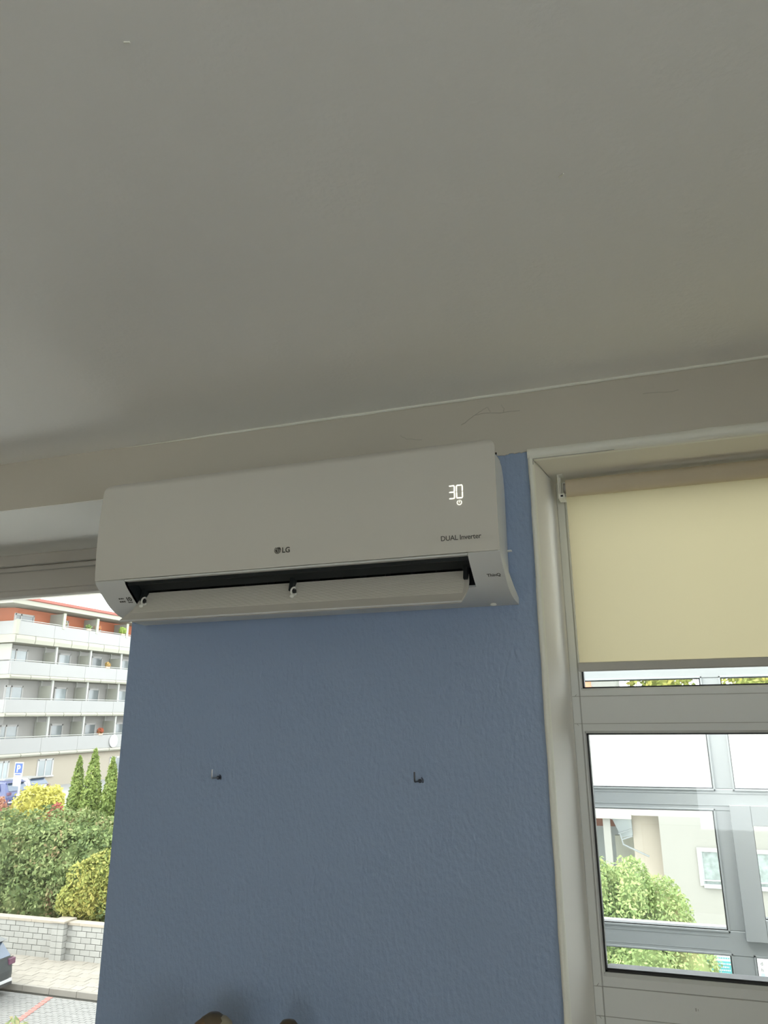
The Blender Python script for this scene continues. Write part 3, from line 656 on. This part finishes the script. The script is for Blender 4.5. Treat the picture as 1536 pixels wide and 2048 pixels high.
# ---- plants
def leaves(lumps, n, size, core=.70, flat=.35, droop=0):
    tot = sum(l[3]*l[4]+l[3]*l[5]+l[4]*l[5] for l in lumps); V = []; F = []
    base = 0
    for l in lumps:
        k = int(n*(l[3]*l[4]+l[3]*l[5]+l[4]*l[5])/tot)
        u = rng.normal(size=(k, 3)); u /= np.linalg.norm(u, axis=1)[:, None]
        cone = len(l) > 6 and l[6]
        if cone:                                         # slender flame shape
            t = rng.random(k)**.8; ang = rng.random(k)*2*PI
            rad = t**.72*(1.02-.1*t)
            P = np.stack([l[3]*rad*np.cos(ang), l[4]*rad*np.sin(ang), l[5]*(1-2*t)], 1)
            N = np.stack([np.cos(ang), np.sin(ang), .5*np.ones(k)], 1); N /= np.linalg.norm(N, axis=1)[:, None]
        else:
            P = u*np.array(l[3:6]); N = u
        lum = 1+.09*np.sin(P[:, 0]*5.1+l[0])*np.sin(P[:, 1]*4.7+1)+.08*np.sin(P[:, 2]*6.3+l[2]*2)
        P = (P*(lum*(.84+.20*rng.random(k)))[:, None] if not cone else P*np.stack([.8+.3*rng.random(k)]*2+[np.ones(k)], 1))+np.array(l[:3])
        A = N+rng.normal(size=(k, 3))*.75; A /= np.linalg.norm(A, axis=1)[:, None]
        T = np.cross(A, rng.normal(size=(k, 3))); T /= np.linalg.norm(T, axis=1)[:, None]+1e-9; B = np.cross(A, T)
        sz = size*(.6+.8*rng.random(k))[:, None]
        q = np.stack([P+T*sz, P+B*sz*.5, P-T*sz*.9, P-B*sz*.5], 1).reshape(-1, 3)
        V.append(q); F.append(np.arange(4*k).reshape(-1, 4)+base); base += 4*k
    mb = MB(); mb.v = [tuple(x) for x in np.concatenate(V)]; mb.f = [tuple(int(i) for i in x) for x in np.concatenate(F)]; mb.sm = [False]*len(mb.f)
    for l in lumps:
        if len(l) > 6 and l[6]:
            seg, rings = 12, 8; v = []; f = []
            for i in range(rings+1):
                t = i/rings; rr = (t**.72)*core
                for k in range(seg): v.append((l[0]+l[3]*rr*math.cos(2*PI*k/seg), l[1]+l[4]*rr*math.sin(2*PI*k/seg), l[2]+l[5]*(1-2*t)*core))
            for i in range(rings):
                for k in range(seg): f.append((i*seg+k, (i+1)*seg+k, (i+1)*seg+(k+1) % seg, i*seg+(k+1) % seg))
            mb.add(v, f)
        else: mb.ball(l[:3], [c*core for c in l[3:6]], 14, 9)
    return mb
LM_hedge = leafmat('hedge_leaves', [lin((62, 84, 48)), lin((96, 120, 60)), lin((128, 150, 78)), lin((150, 165, 95)), lin((172, 128, 92))])
LM_con = leafmat('thuja_leaves', [lin((100, 125, 50)), lin((130, 155, 62)), lin((158, 180, 80)), lin((190, 200, 80))])
LM_yel = leafmat('yellow_leaves', [lin((165, 165, 40)), lin((200, 195, 55)), lin((222, 215, 75)), lin((235, 228, 90))])
LM_yg = leafmat('yellow_green_leaves', [lin((120, 135, 55)), lin((160, 170, 65)), lin((195, 190, 75)), lin((220, 200, 75))])
LM_red = leafmat('russet_leaves', [lin((160, 95, 75)), lin((195, 125, 95)), lin((215, 150, 115)), lin((190, 150, 90))])
LM_right = leafmat('bright_thuja_leaves', [lin((110, 135, 70)), lin((140, 168, 88)), lin((165, 190, 105)), lin((190, 205, 120)), lin((200, 165, 115))])
M_bark = mat('bark', (.13, .10, .07), .9)
def plant(name, lumps, n, size, lm, label, cat, trunk=None, group=None, **k):
    p = empty(name, (lumps[0][0], lumps[0][1], trunk[2] if trunk else lumps[0][2])); tag(p, label, cat, group)
    f = leaves(lumps, n, size, **k).build('foliage', lm, p); f['kind'] = 'stuff'
    if trunk: MB().tube([(trunk[0], trunk[1], trunk[2]), (trunk[0], trunk[1], trunk[3])], .09, 8).build('trunk', M_bark, p)
    return p
hl = []
for i in range(11):
    hl.append((-28.5+i*1.02, 24.2+random.uniform(-.2, .2), -3.9+random.uniform(-.2, .2), 1.15, 1.5, 1.75+random.uniform(-.15, .2)))
for i in range(7):
    hl.append((-27.5+i*1.1, 23.25+random.uniform(-.1, .1), -4.55, .9, .85, .9))
for i in range(9): hl.append((-28.5+i*1.05, 25.4, -3.1+random.uniform(-.15, .15), 1.0, 1.0, 1.25))
for i in range(9):
    hl.append((-17.2+i*1.05, 24.2+random.uniform(-.2, .2), -3.9+random.uniform(-.2, .2), 1.15, 1.4, 1.75)); hl.append((-17.2+i*1.05, 25.3, -3.2, 1.0, 1.0, 1.2))
plant('hedge', hl, 135000, .085, LM_hedge, 'dense mixed green hedge behind the block garden wall', 'hedge', trunk=(-23, 24.3, -5.6, -4.5))
CG = 'slim conifers rising behind the hedge'
for (x, zt, r_, lab) in [(-22.61, .57, .86, 'tallest slim conifer behind the hedge, yellow-green tip'), (-23.40, .27, .72, 'slim conifer just left of the tallest one'), (-21.63, .25, .76, 'slim conifer just right of the tallest one'), (-20.81, -.02, .7, 'slim conifer at the edge of the blue pier')]:
    zb = -5.2; plant('conifer', [(x, 27.2, (zt+zb)/2, r_, r_, (zt-zb)/2, 1)], 5200, .085, LM_con, lab, 'conifer', trunk=(x, 27.2, -5.6, -3.5), group=CG)
plant('bush', [(-18.75, 23.1, -4.0, .95, .85, 1.15), (-19.05, 22.75, -4.2, .65, .75, .5), (-18.2, 23.2, -3.5, .8, .8, .9)], 7000, .075, LM_yg, 'yellow-green bush spilling over the garden wall beside the blue pier', 'bush', trunk=(-18.7, 23.1, -5.6, -4.2))
plant('bush', [(-27.0, 29, -2.6, 1.35, 1.2, 1.5), (-26.2, 28.6, -3.0, 1.1, 1.0, 1.3)], 7000, .10, LM_yel, 'bright yellow rounded bush behind the hedge', 'bush', trunk=(-26.9, 29, -5.6, -3))
plant('bush', [(-29.85, 28.8, -2.9, 1.15, 1.1, 1.25), (-30.8, 29, -2.9, 1.2, 1.1, 1.3)], 5000, .10, LM_red, 'russet-leaved bush at the left edge beside the yellow bush', 'bush', trunk=(-29.6, 28.8, -5.6, -3))
plant('bush', [(-24.75, 27.6, -2.3, .32, .3, .6)], 500, .08, leafmat('crimson_leaves', [lin((190, 90, 80)), lin((215, 120, 100))]), 'small crimson-leaved shrub between yellow bush and conifers', 'bush', trunk=(-24.75, 27.6, -5.6, -2.5))
plant('conifer', [(-.05, 14.6, -2.55, 1.45, 1.3, 1.72), (-.2, 14.2, -4.3, 1.45, 1.3, 1.8), (.72, 14.4, -1.85, .60, .62, .72), (.28, 14.0, -1.28, .38, .5, .55), (-.45, 14.0, -1.3, .5, .6, .6), (1.12, 14.0, -2.45, .46, .5, .75), (.45, 13.6, -2.6, .7, .7, .9)], 60000, .036, LM_right, 'big rounded light green thuja outside the right window', 'conifer', trunk=(0, 14.6, -6, -4))
plant('conifer', [(-15.5, 29, -1.2, 1.2, 1.2, 4.2, 1)], 5000, .11, LM_con, 'tall conifer behind the hedge, hidden by the blue pier', 'conifer', trunk=(-15.5, 29, -5.6, -3))
for (x, y, r_, lab) in ((-9.5, 34, 2.6, 'nearest broad green tree past the right end of the hedge'), (-22, 62, 3.6, 'far broad green tree right of the balcony building'), (-13, 58, 3.8, 'far broad green tree, middle one behind the hedge'), (-5.5, 62, 3.4, 'far broad green tree left of the red-roofed house')):
    plant('tree', [(x, y, .2, r_, r_, r_*1.1), (x+.5, y, -2, r_*.8, r_*.8, r_*.9)], 4000, .2, LM_hedge, lab, 'tree', trunk=(x, y, -5.6, 0), group='trees hidden by the blue pier')
# sprig of the plant rising below the left window
sg = plant('bush', [(-9.4, 10, -3.5, .30, .28, .66), (-9.3, 10, -4.6, .5, .5, .8)], 500, .085, leafmat('sprig_leaves', [lin((110, 130, 80)), lin((150, 165, 105)), lin((190, 150, 110))]), 'leafy shrub tip poking up at the lower left corner', 'bush', trunk=(-9.4, 10, -6, -3.1), core=.3)
# trees far behind the right building
for i, (x, y, z, r_) in enumerate([(1.35, 50, 2.2, 2.3), (6.9, 50, 2.2, 2.4), (12.4, 50, 2.2, 2.6)]):
    plant('tree', [(x, y, z, r_, r_, 2.6), (x, y, z-1.5, r_, r_, 2.0)], 4000, .20, LM_yg, ['yellow-green tree nearest the red roof, seen under the blind', 'middle yellow-green tree in the gap under the blind', 'rightmost yellow-green tree in the gap under the blind'][i], 'tree', trunk=(x, y, -5.6, 1), group='trees beyond the cream building')

# ---- dark car beside the kerb
def car(name, label, x_rear, y0, z0, L, Wd, H, paint, group=None, detail=True):
    c = empty(name, (x_rear-L/2, y0+Wd/2, z0)); tag(c, label, 'car', group)
    # side profile (x back from rear, z)
    pr = [(.02, .32), (.0, .55), (.03, .78), (.10, .98), (.42, H-.10), (.62, H-.02), (1.5, H), (2.4, H-.06), (3.2, 1.0), (L-.35, .85), (L-.03, .62), (L, .35), (L-.1, .22), (.12, .22)]
    st_ = []; v = []; f = []
    K = [(0, .16, .90), (.05, .05, .97), (.16, 0, 1), (.5, -.015, 1), (.84, 0, 1), (.95, .05, .97), (1, .16, .90)]
    n_ = len(pr)
    for (wy, inset, hs) in K:
        for (px_, pz) in pr:
            ins = inset*.8 if px_ < .6 or px_ > L-.6 else 0
            xx = px_+(ins if px_ < L/2 else -ins)
            tum = max(0, (pz-.95))*.32                       # tumblehome of the glasshouse
            yy = y0+Wd*wy; yy = yy+(tum if wy < .5 else -tum if wy > .5 else 0)*abs(wy-.5)*2
            v.append((x_rear-xx, yy, z0+pz*(1 if pz < .9 else hs*.5+.5)))
    for i in range(len(K)-1):
        for j in range(n_): f.append((i*n_+j, i*n_+(j+1) % n_, (i+1)*n_+(j+1) % n_, (i+1)*n_+j))
    b_ = MB().add(v, f, True); b_.add(v, [tuple(range(n_)), tuple(range((len(K)-1)*n_, len(K)*n_))[::-1]]); b_.build('body', paint, c)
    G = mat('car_glass', (0.039, 0.063, 0.102), .05, spec=.8); TR = mat('tyre', (.02, .02, .02), .8); LT = mat('tail_light', (.10, .04, .07), .2)
    # rear window
    yc0, yc1 = y0+.20, y0+Wd-.20
    MB().add([(x_rear-.10, yc0-.04, z0+1.01), (x_rear-.10, yc1+.04, z0+1.01), (x_rear-.385, yc1-.06, z0+H-.13), (x_rear-.385, yc0+.06, z0+H-.13),
              (x_rear-.17, yc0-.04, z0+1.01), (x_rear-.17, yc1+.04, z0+1.01), (x_rear-.45, yc1-.06, z0+H-.13), (x_rear-.45, yc0+.06, z0+H-.13)],
             [(0, 1, 2, 3), (0, 4, 5, 1), (1, 5, 6, 2), (2, 6, 7, 3), (3, 7, 4, 0)]).build('rear_window', G, c)
    for yy in (y0+.015, y0+Wd-.035):
        sgn = -1 if yy < y0+Wd/2 else 1
        MB().add([(x_rear-.75, yy+sgn*.0, z0+1.0), (x_rear-3.0, yy, z0+1.0), (x_rear-2.3, yy-sgn*.14, z0+H-.12), (x_rear-.95, yy-sgn*.14, z0+H-.10)], [(0, 1, 2, 3)]).build('side_window', G, c)
    for yy in (y0, y0+Wd-.2):
        for xx in (.75, L-.8): MB().tube([(x_rear-xx, yy, z0+.33), (x_rear-xx, yy+.2, z0+.33)], .33, 24).build('wheel', TR, c)
    MB().box(x_rear-.06, x_rear+.03, y0+.12, y0+Wd-.12, z0+.34, z0+.42, .01).build('bumper_trim', mat('silver_trim', (0.432, 0.440, 0.440), .4), c)
    MB().box(x_rear-.10, x_rear+.015, y0+.10, y0+Wd-.10, z0+.25, z0+.33, .01).build('lower_bumper', mat('black_trim', (.03, .03, .03), .6), c)
    MB().box(x_rear-.05, x_rear+.022, y0+Wd/2-.26, y0+Wd/2+.26, z0+.70, z0+.82, .004).build('licence_plate', mat('plate_white', (0.628, 0.628, 0.628), .5), c)
    for s_ in (0, 1): MB().box(x_rear-.16, x_rear-.005, y0+.03+s_*(Wd-.30), y0+.27+s_*(Wd-.30), z0+.78, z0+.95, .02).build('tail_light', LT, c)
    MB().prism([(x_rear-.40, z0+H-.13), (x_rear-.24, z0+H-.06), (x_rear-.55, z0+H+.0)], y0+.22, y0+Wd-.22, 'y').build('roof_spoiler', paint, c)
    MB().tube([(x_rear-.03, y0+.1, z0+.99), (x_rear-.05, y0+Wd-.1, z0+.99)], .008, 6).build('hatch_line', mat('seam_black', (.02, .02, .02), .6), c)
    return c
car('car', 'dark grey hatchback parked beside the kerb at the left edge', -18.20, 17.48, -5.992, 4.3, 1.82, 1.50, mat('dark_grey_paint', (0.035, 0.041, 0.043), .35, spec=.35, coat=.1))
car('car', 'blue car parked in front of the balcony building, above the russet bush', -37.2, 37.4, -3.4, 4.2, 1.8, 1.55, mat('blue_paint', (0.025, 0.038, 0.126), .3, coat=.6))
car('car', 'silver car half hidden behind the parking sign post', -39.4, 41.5, -3.4, 4.2, 1.8, 1.48, mat('silver_paint', (0.235, 0.235, 0.228), .3, metal=.3))

# ---- parking sign
ps = empty('parking_sign', (-32.25, 33, -3.4)); tag(ps, 'white and blue parking sign on a pole before the balcony building', 'sign')
M_sw = mat('sign_white', (0.414, 0.429, 0.438), .4); M_sb = mat('sign_blue', (0.020, 0.063, 0.243), .4)
MB().tube([(-32.2, 33.03, -3.4), (-32.2, 33.03, -.5)], .045, 10).build('pole', mat('galvanised', (.6, .63, .62), .4, metal=.4), ps)
MB().box(-32.62, -32.04, 32.96, 32.985, -1.12, -.40, .01).build('sign_board', M_sw, ps)
MB().box(-32.57, -32.09, 32.950, 32.962, -.95, -.45, .01).build('blue_field', M_sb, ps)
text_mb('P', .50, -32.46, -.89, 32.945, .012).build('letter', M_sw, ps)
MB().box(-32.52, -32.14, 32.952, 32.96, -1.05, -1.0).build('blue_stripe', M_sb, ps)
MB().box(-32.62, -32.08, 32.96, 32.985, -1.62, -1.15, .01).build('lower_board', mat('sign_cream', (0.409, 0.409, 0.360), .4), ps)

# ---- balcony building
M_bp = mat('balcony_parapet', (0.259, 0.260, 0.254), .9, var=.04, vscale=.4); M_bl = mat('ledge_cream', (0.284, 0.280, 0.231), .9, var=.04, vscale=.7)
M_bw = mat('recess_render', (0.302, 0.297, 0.285), .9); M_bg = mat('ground_floor_render', (0.292, 0.263, 0.210), .9); M_fin_ = mat('partition_cream', (0.301, 0.307, 0.263), .9)
M_or = mat('orange_render', (0.407, 0.131, 0.066), .85, var=.06, vscale=2); M_rf = mat('red_gutter', (0.234, 0.064, 0.044), .6)
M_wf = mat('far_window_frame', (0.350, 0.345, 0.336), .5); M_post = mat('balcony_post', (0.307, 0.315, 0.289), .6)
M_wg = mat('far_window_glass', (0.204, 0.232, 0.239), .15, spec=.8, obrand=.5, var=.3, vscale=1)
bb = empty('apartment_building', (-52, 55, -3.4)); tag(bb, 'pale apartment building with stacked balconies and an orange top floor', 'building')
FX, RX, Y0, Y1 = -46.5, -47.95, 45.4, 80
MB().box(-62, RX-.35, Y0+1.5, Y1, -3.4, 7.65).build('wall', M_bw, bb)
MB().box(-62, FX-.25, Y0+.3, Y1, -3.4, -.98).build('ground_floor_wall', M_bg, bb)
MB().box(-62, RX-.35, Y0+1.5, Y1, 7.65, 11.0).build('top_floor_wall', M_or, bb)
lev = [(-1.0, -.70, .42), (2.03, 2.36, 3.33), (4.9, 5.24, 6.25), (7.65, 8.32, 9.38)]      # ledge bottom, parapet bottom, parapet top
for i, (a_, b_, c_) in enumerate(lev):
    MB().box(-62, FX-.02, Y0, Y1, a_+.02, a_+.2).build('balcony_slab', M_bl, bb)
    # ledge: rounded segments
    seg = 2.05; y = Y0; k = 0
    while y < 64:
        prof_ = [(FX-.05, a_+.02), (FX+.10, a_+.03), (FX+.16, (a_+b_)/2), (FX+.12, b_-.06), (FX-.05, b_)]
        MB().prism(prof_, y+.03, y+seg-.03, 'y').build('ledge_segment', M_bl, bb); y += seg
    MB().box(-62, FX+.12, Y0-.12, Y0, a_+.03, b_-.02).build('ledge_end', M_bl, bb)
    y = Y0; w_ = 4.15; first = True
    while y < 64:
        MB().box(FX-.12, FX, y+.01, y+w_-.01, b_, c_, .01).build('parapet_panel', M_bp, bb); y += w_
    x = FX-.12
    while x > -56: MB().box(x-3, x-.01, Y0-.0, Y0+.12, b_, c_, .01).build('parapet_panel', M_bp, bb); x -= 3
    if i == 3: MB().box(FX-.2, FX+.06, Y0-.06, Y0+.3, b_, c_+.05, .01).build('corner_post', M_bl, bb)
    MB().tube([(FX-.06, Y0, c_+.10), (FX-.06, 64, c_+.10)], .035, 6).build('railing', M_post, bb)
for fl in range(4):
    z0, z1 = lev[fl][2], (lev[fl+1][0] if fl < 3 else 10.62)
    zf = lev[fl][0]+.2
    for k in range(4):
        yp = 50.15+k*4.15+(.35 if fl == 3 else 0)
        if fl < 3:
            MB().box(FX-.2, FX-.06, yp-.09, yp+.09, z0-.9, z1+.05).build('post', M_post, bb)
            MB().box(FX-1.35, FX-1.25, yp-.06, yp+.06, z0-.9, z1+.05).build('post', M_post, bb)
            MB().box(RX, FX-.2, yp-.04, yp+.04, zf, z1-.42).build('partition', M_fin_, bb)
        else:
            MB().box(RX-.1, FX-.02, yp-.05, yp+.05, zf, z1-.15).build('partition', M_fin_, bb)
            MB().box(FX-.06, FX+.04, yp-.14, yp+.14, z0-.2, z1-.1).build('fin_edge', mat('fin_edge', (0.331, 0.356, 0.268), .8) if k == 0 and 'fin_edge' not in bpy.data.materials else bpy.data.materials['fin_edge'], bb)
    # recess back wall
    MB().box(RX-.35, RX-.05, Y0+1.5, 66, zf, z1).build('recess_wall', M_or if fl == 3 else M_bw, bb)
    wins = [(46.6, 48.4)]+[(51.95+4.13*k, 53.35+4.13*k) for k in range(3)]
    if fl == 3: wins = [(46.6, 48.6), (51.5, 52.6), (55.6, 56.8)]
    for (ya, yb) in wins:
        zt = zf+(2.22 if fl < 3 else 2.3); zb_ = zf+.05
        w_ = MB().box(RX-.06, RX+.03, ya-.04, ya+.10, zb_, zt).box(RX-.06, RX+.03, yb-.10, yb+.04, zb_, zt).box(RX-.06, RX+.03, ya, yb, zt-.12, zt+.03).box(RX-.06, RX+.03, ya, yb, zb_, zb_+.1)
        if yb-ya > 1.6: w_.box(RX-.06, RX+.03, ya+.55, ya+.68, zb_, zt)
        w_ = w_.build('window', M_wf, bb); MB().box(RX-.04, RX-.01, ya+.08, yb-.08, zb_+.08, zt-.1).build('pane', M_wg, w_)
for (ya, yb, za, zb_) in [(44.9+.8, 46.75, -2.45, -1.22), (49.7, 51.35, -2.55, -1.28), (58.4, 59.9, -2.8, -1.55)]:
    xg = FX-.25
    w_ = MB().box(xg, xg+.05, ya-.05, ya+.1, za, zb_).box(xg, xg+.05, yb-.1, yb+.05, za, zb_).box(xg, xg+.05, ya, yb, zb_-.1, zb_+.04).box(xg, xg+.05, (ya+yb)/2-.05, (ya+yb)/2+.05, za, zb_).box(xg, xg+.12, ya-.12, yb+.12, za-.12, za)
    w_ = w_.build('window', M_wf, bb); MB().box(xg+.005, xg+.02, ya+.05, yb-.05, za, zb_-.05).build('pane', M_wg, w_)
# left part: lattice screen
MB().box(FX-1.9, FX-.25, Y0+.10, Y0+.14, 6.35, 7.6).build('lattice_screen', mat('lattice', (0.292, 0.292, 0.253), .9), bb)
# roof
MB().prism([(FX+.30, 10.66), (FX+.30, 11.02), (-62, 12.3), (-62, 11.2), (RX-.3, 10.66)], Y0-.9, Y1, 'y').build('eaves', M_bl, bb)
MB().box(FX+.18, FX+.42, Y0-1.0, Y1, 11.04, 11.30, .04).build('gutter', M_rf, bb)
MB().prism([(FX+.3, 11.25), (-62, 12.6), (-62, 12.3), (FX+.3, 11.02)], Y0-.9, Y1, 'y').build('roof', M_rf, bb)
# satellite dish / sign disc on lowest balcony
MB().tube([(FX+.02, 58.25, -.15), (FX+.10, 58.25, -.15)], .55, 20).build('round_plaque', mat('plaque_white', (0.360, 0.365, 0.360), .6), bb)
# flowers on the balconies
def flower(x, y, z, r_, col, label):
    p = empty('balcony_plant', (x, y, z)); tag(p, label, 'plant', 'plants on the balconies')
    MB().box(x-.1, x+.1, y-.25, y+.25, z-.02, z+.16, .02).build('planter', mat('planter', (0.432, 0.330, 0.259), .8), p)
    leaves([(x, y, z+.16+r_*.6, r_*.7, r_, r_*.75)], 160, .12, core=.7).build('blossom', leafmat('bloom', col), p)['kind'] = 'stuff'
gl_ = [lin((150, 190, 70)), lin((200, 215, 80))]; rd_ = [lin((200, 80, 60)), lin((225, 110, 70)), lin((140, 170, 80))]
flower(FX-.06, 56.5, .42, .32, rd_, 'red flowers on the lowest balcony rail')
flower(FX-.06, 56.6, 6.25, .25, [lin((220, 150, 90)), lin((200, 190, 90))], 'orange planter on the second-highest balcony rail')
flower(FX-.06, 58.25, 9.38, .42, gl_, 'bright green plant on the top balcony near the air conditioner')
flower(FX-.3, 55.0, 9.38, .38, [lin((230, 170, 60)), lin((235, 120, 70)), lin((190, 210, 80))], 'orange and yellow plant on the top balcony')
flower(FX-.06, 53.6, 9.38, .25, [lin((120, 160, 80)), lin((180, 200, 110))], 'small green plant on the top balcony')
flower(FX-.3, 50.9, 9.38, .25, [lin((225, 190, 90)), lin((120, 170, 200))], 'small yellow and blue plant beside the first top-floor partition')

# ---- cream building on the right
M_cu = mat('cream_render_upper', (0.330, 0.327, 0.294), .9, var=.04, vscale=.5)
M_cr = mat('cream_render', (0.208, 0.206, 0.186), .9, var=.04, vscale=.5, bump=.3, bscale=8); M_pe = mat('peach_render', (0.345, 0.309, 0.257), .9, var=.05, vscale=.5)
M_gy = mat('grey_metal_panel', (0.255, 0.279, 0.279), .5)
cb = empty('cream_building', (4, 34, -6)); tag(cb, 'cream rendered building beyond the porch glazing', 'building')
MB().box(.66, 14, 29.9, 40, -6, -1.85).build('wall', M_cr, cb)
MB().box(-.33, .66, 30.7, 40, -6, -1.85).build('return_wall', M_pe, cb)
MB().box(-4, 14, 29.9, 40, -1.85, 2.45).build('upper_storey', M_cu, cb)
MB().box(-4, -.3, 29.84, 29.9, -1.98, -1.78).build('floor_band', M_bl, cb)
MB().box(-4.2, 14.2, 29.7, 40, 2.45, 2.6).build('roof_edge', M_gy, cb)
MB().box(-1.36, -1.10, 30.0, 30.26, -6, -1.85).build('column', M_cr, cb)
MB().box(-1.15, -.33, 33.0, 33.2, -6, -3.0).build('stair_wall', M_fin_, cb)
MB().box(-3, -.33, 38.0, 38.3, -6, -2.9).build('rear_wall', M_gy, cb)
MB().box(-3, -1.25, 36.0, 36.2, -3.05, -2.2).build('brick_infill', mat('brick_red', (0.175, 0.082, 0.053), .9, var=.3, vscale=9), cb)
MB().add([(-1.05, 30.4, -2.02), (-.34, 30.4, -1.86), (-.34, 30.5, -2.62), (-.75, 30.5, -2.72), (-1.05, 30.5, -2.05), (-.34, 30.6, -1.9), (-.34, 30.7, -2.66), (-.75, 30.7, -2.76)], [(0, 1, 2, 3), (4, 7, 6, 5), (0, 4, 5, 1), (3, 2, 6, 7)]).build('stair_canopy', M_gy, cb)
MB().tube([(-1.08, 30.3, -2.03), (-.34, 30.3, -1.87)], .04, 6).tube([(-.85, 30.3, -2.55), (-.34, 30.3, -2.38)], .03, 6).tube([(-.72, 30.3, -2.75), (-.34, 30.3, -2.62)], .03, 6).build('canopy_rail', mat('rail_grey', (0.196, 0.212, 0.212), .5), cb)
MB().tube([(-.78, 30.3, -2.55), (-.70, 30.3, -2.92), (.2, 30.3, -3.3)], .035, 6).build('handrail', bpy.data.materials['rail_grey'], cb)
sw_ = MB().box(1.86, 4.6, 29.84, 29.9, -2.99, -2.86).box(1.86, 1.98, 29.84, 29.9, -4.10, -2.99).build('window_surround', mat('surround_white', (0.301, 0.301, 0.285), .8), cb)
wr_ = MB().box(1.98, 4.4, 29.80, 29.90, -4.16, -4.03).box(1.98, 2.03, 29.86, 29.9, -4.05, -2.99).box(3.1, 3.16, 29.86, 29.9, -4.05, -2.99).box(4.35, 4.4, 29.86, 29.9, -4.05, -2.99).build('window', M_gy, cb)
MB().box(2.02, 4.37, 29.88, 29.895, -4.03, -3.0).build('pane', mat('pane_branch_reflection', (0.173, 0.204, 0.196), .2, var=.7, vscale=6, spec=.6), wr_)  # mottled colour stands in for branches reflected in the glass
MB().box(1.98, 4.4, 29.82, 29.88, -3.93, -3.90).build('window_bar', M_wf, wr_)
# small red-roofed house in the gap
hs = empty('house', (-4.3, 48, -5.6)); tag(hs, 'white house with a red roof glimpsed under the blind', 'house')
MB().box(-6, -1.2, 46, 52, -5.6, 3.3).box(-2.6, -1.2, 46, 52, 3.3, 4.6).build('wall', M_cr, hs)
MB().prism([(45.7, 3.2), (52.3, 3.2), (49, 5.2)], -6.2, -2.6, 'x').build('roof', M_or, hs)
# ---- teal notice board beyond the thuja
nb = empty('notice_board', (1.9, 18, -6)); tag(nb, 'teal and white notice board beside the light green thuja', 'sign')
for x in (1.0, 2.7): MB().box(x-.04, x+.04, 18.02, 18.1, -6, -3.2).build('leg', M_wf, nb)
MB().box(.92, 2.78, 17.98, 18.02, -4.0, -3.02, .01).build('board', M_sw, nb)
MB().box(.95, 2.02, 17.97, 17.98, -3.62, -3.28).build('teal_field', mat('teal_print', (0.049, 0.243, 0.253), .5), nb)
lt = MB()
for i in range(5):
    z = -3.325-i*.06
    for j, x0 in enumerate((1.28, 1.62)):
        x = x0
        while x < x0+(.20 if j == 0 else .34)-random.random()*.06:
            w_ = random.uniform(.015, .04); lt.box(x, x+w_, 17.962, 17.97, z-.015, z+.008); x += w_+.012
lt.build('white_lettering', M_sw, nb)
lt = MB()
for z, x0, x1 in ((-3.70, 1.1, 1.25), (-3.70, 1.5, 2.0), (-3.22, 1.4, 2.0)):
    x = x0
    while x < x1: w_ = random.uniform(.015, .035); lt.box(x, x+w_, 17.972, 17.98, z-.015, z+.012); x += w_+.016
lt.tube([(1.43, 17.976, -3.70), (1.43, 17.97, -3.70)], .05, 16).tube([(1.18, 17.976, -3.70), (1.18, 17.97, -3.70)], .045, 16)
lt.build('teal_lettering', bpy.data.materials['teal_print'], nb)
text_mb('d', .10, 2.56, -3.30, 17.972, 0).build('letter', M_ink, nb); text_mb('h', .10, 2.56, -3.42, 17.972, 0).build('letter', M_ink, nb)
MB().box(2.55, 2.62, 17.972, 17.98, -3.75, -3.45).build('blue_strip', mat('pale_blue', (0.235, 0.393, 0.628), .5), nb)
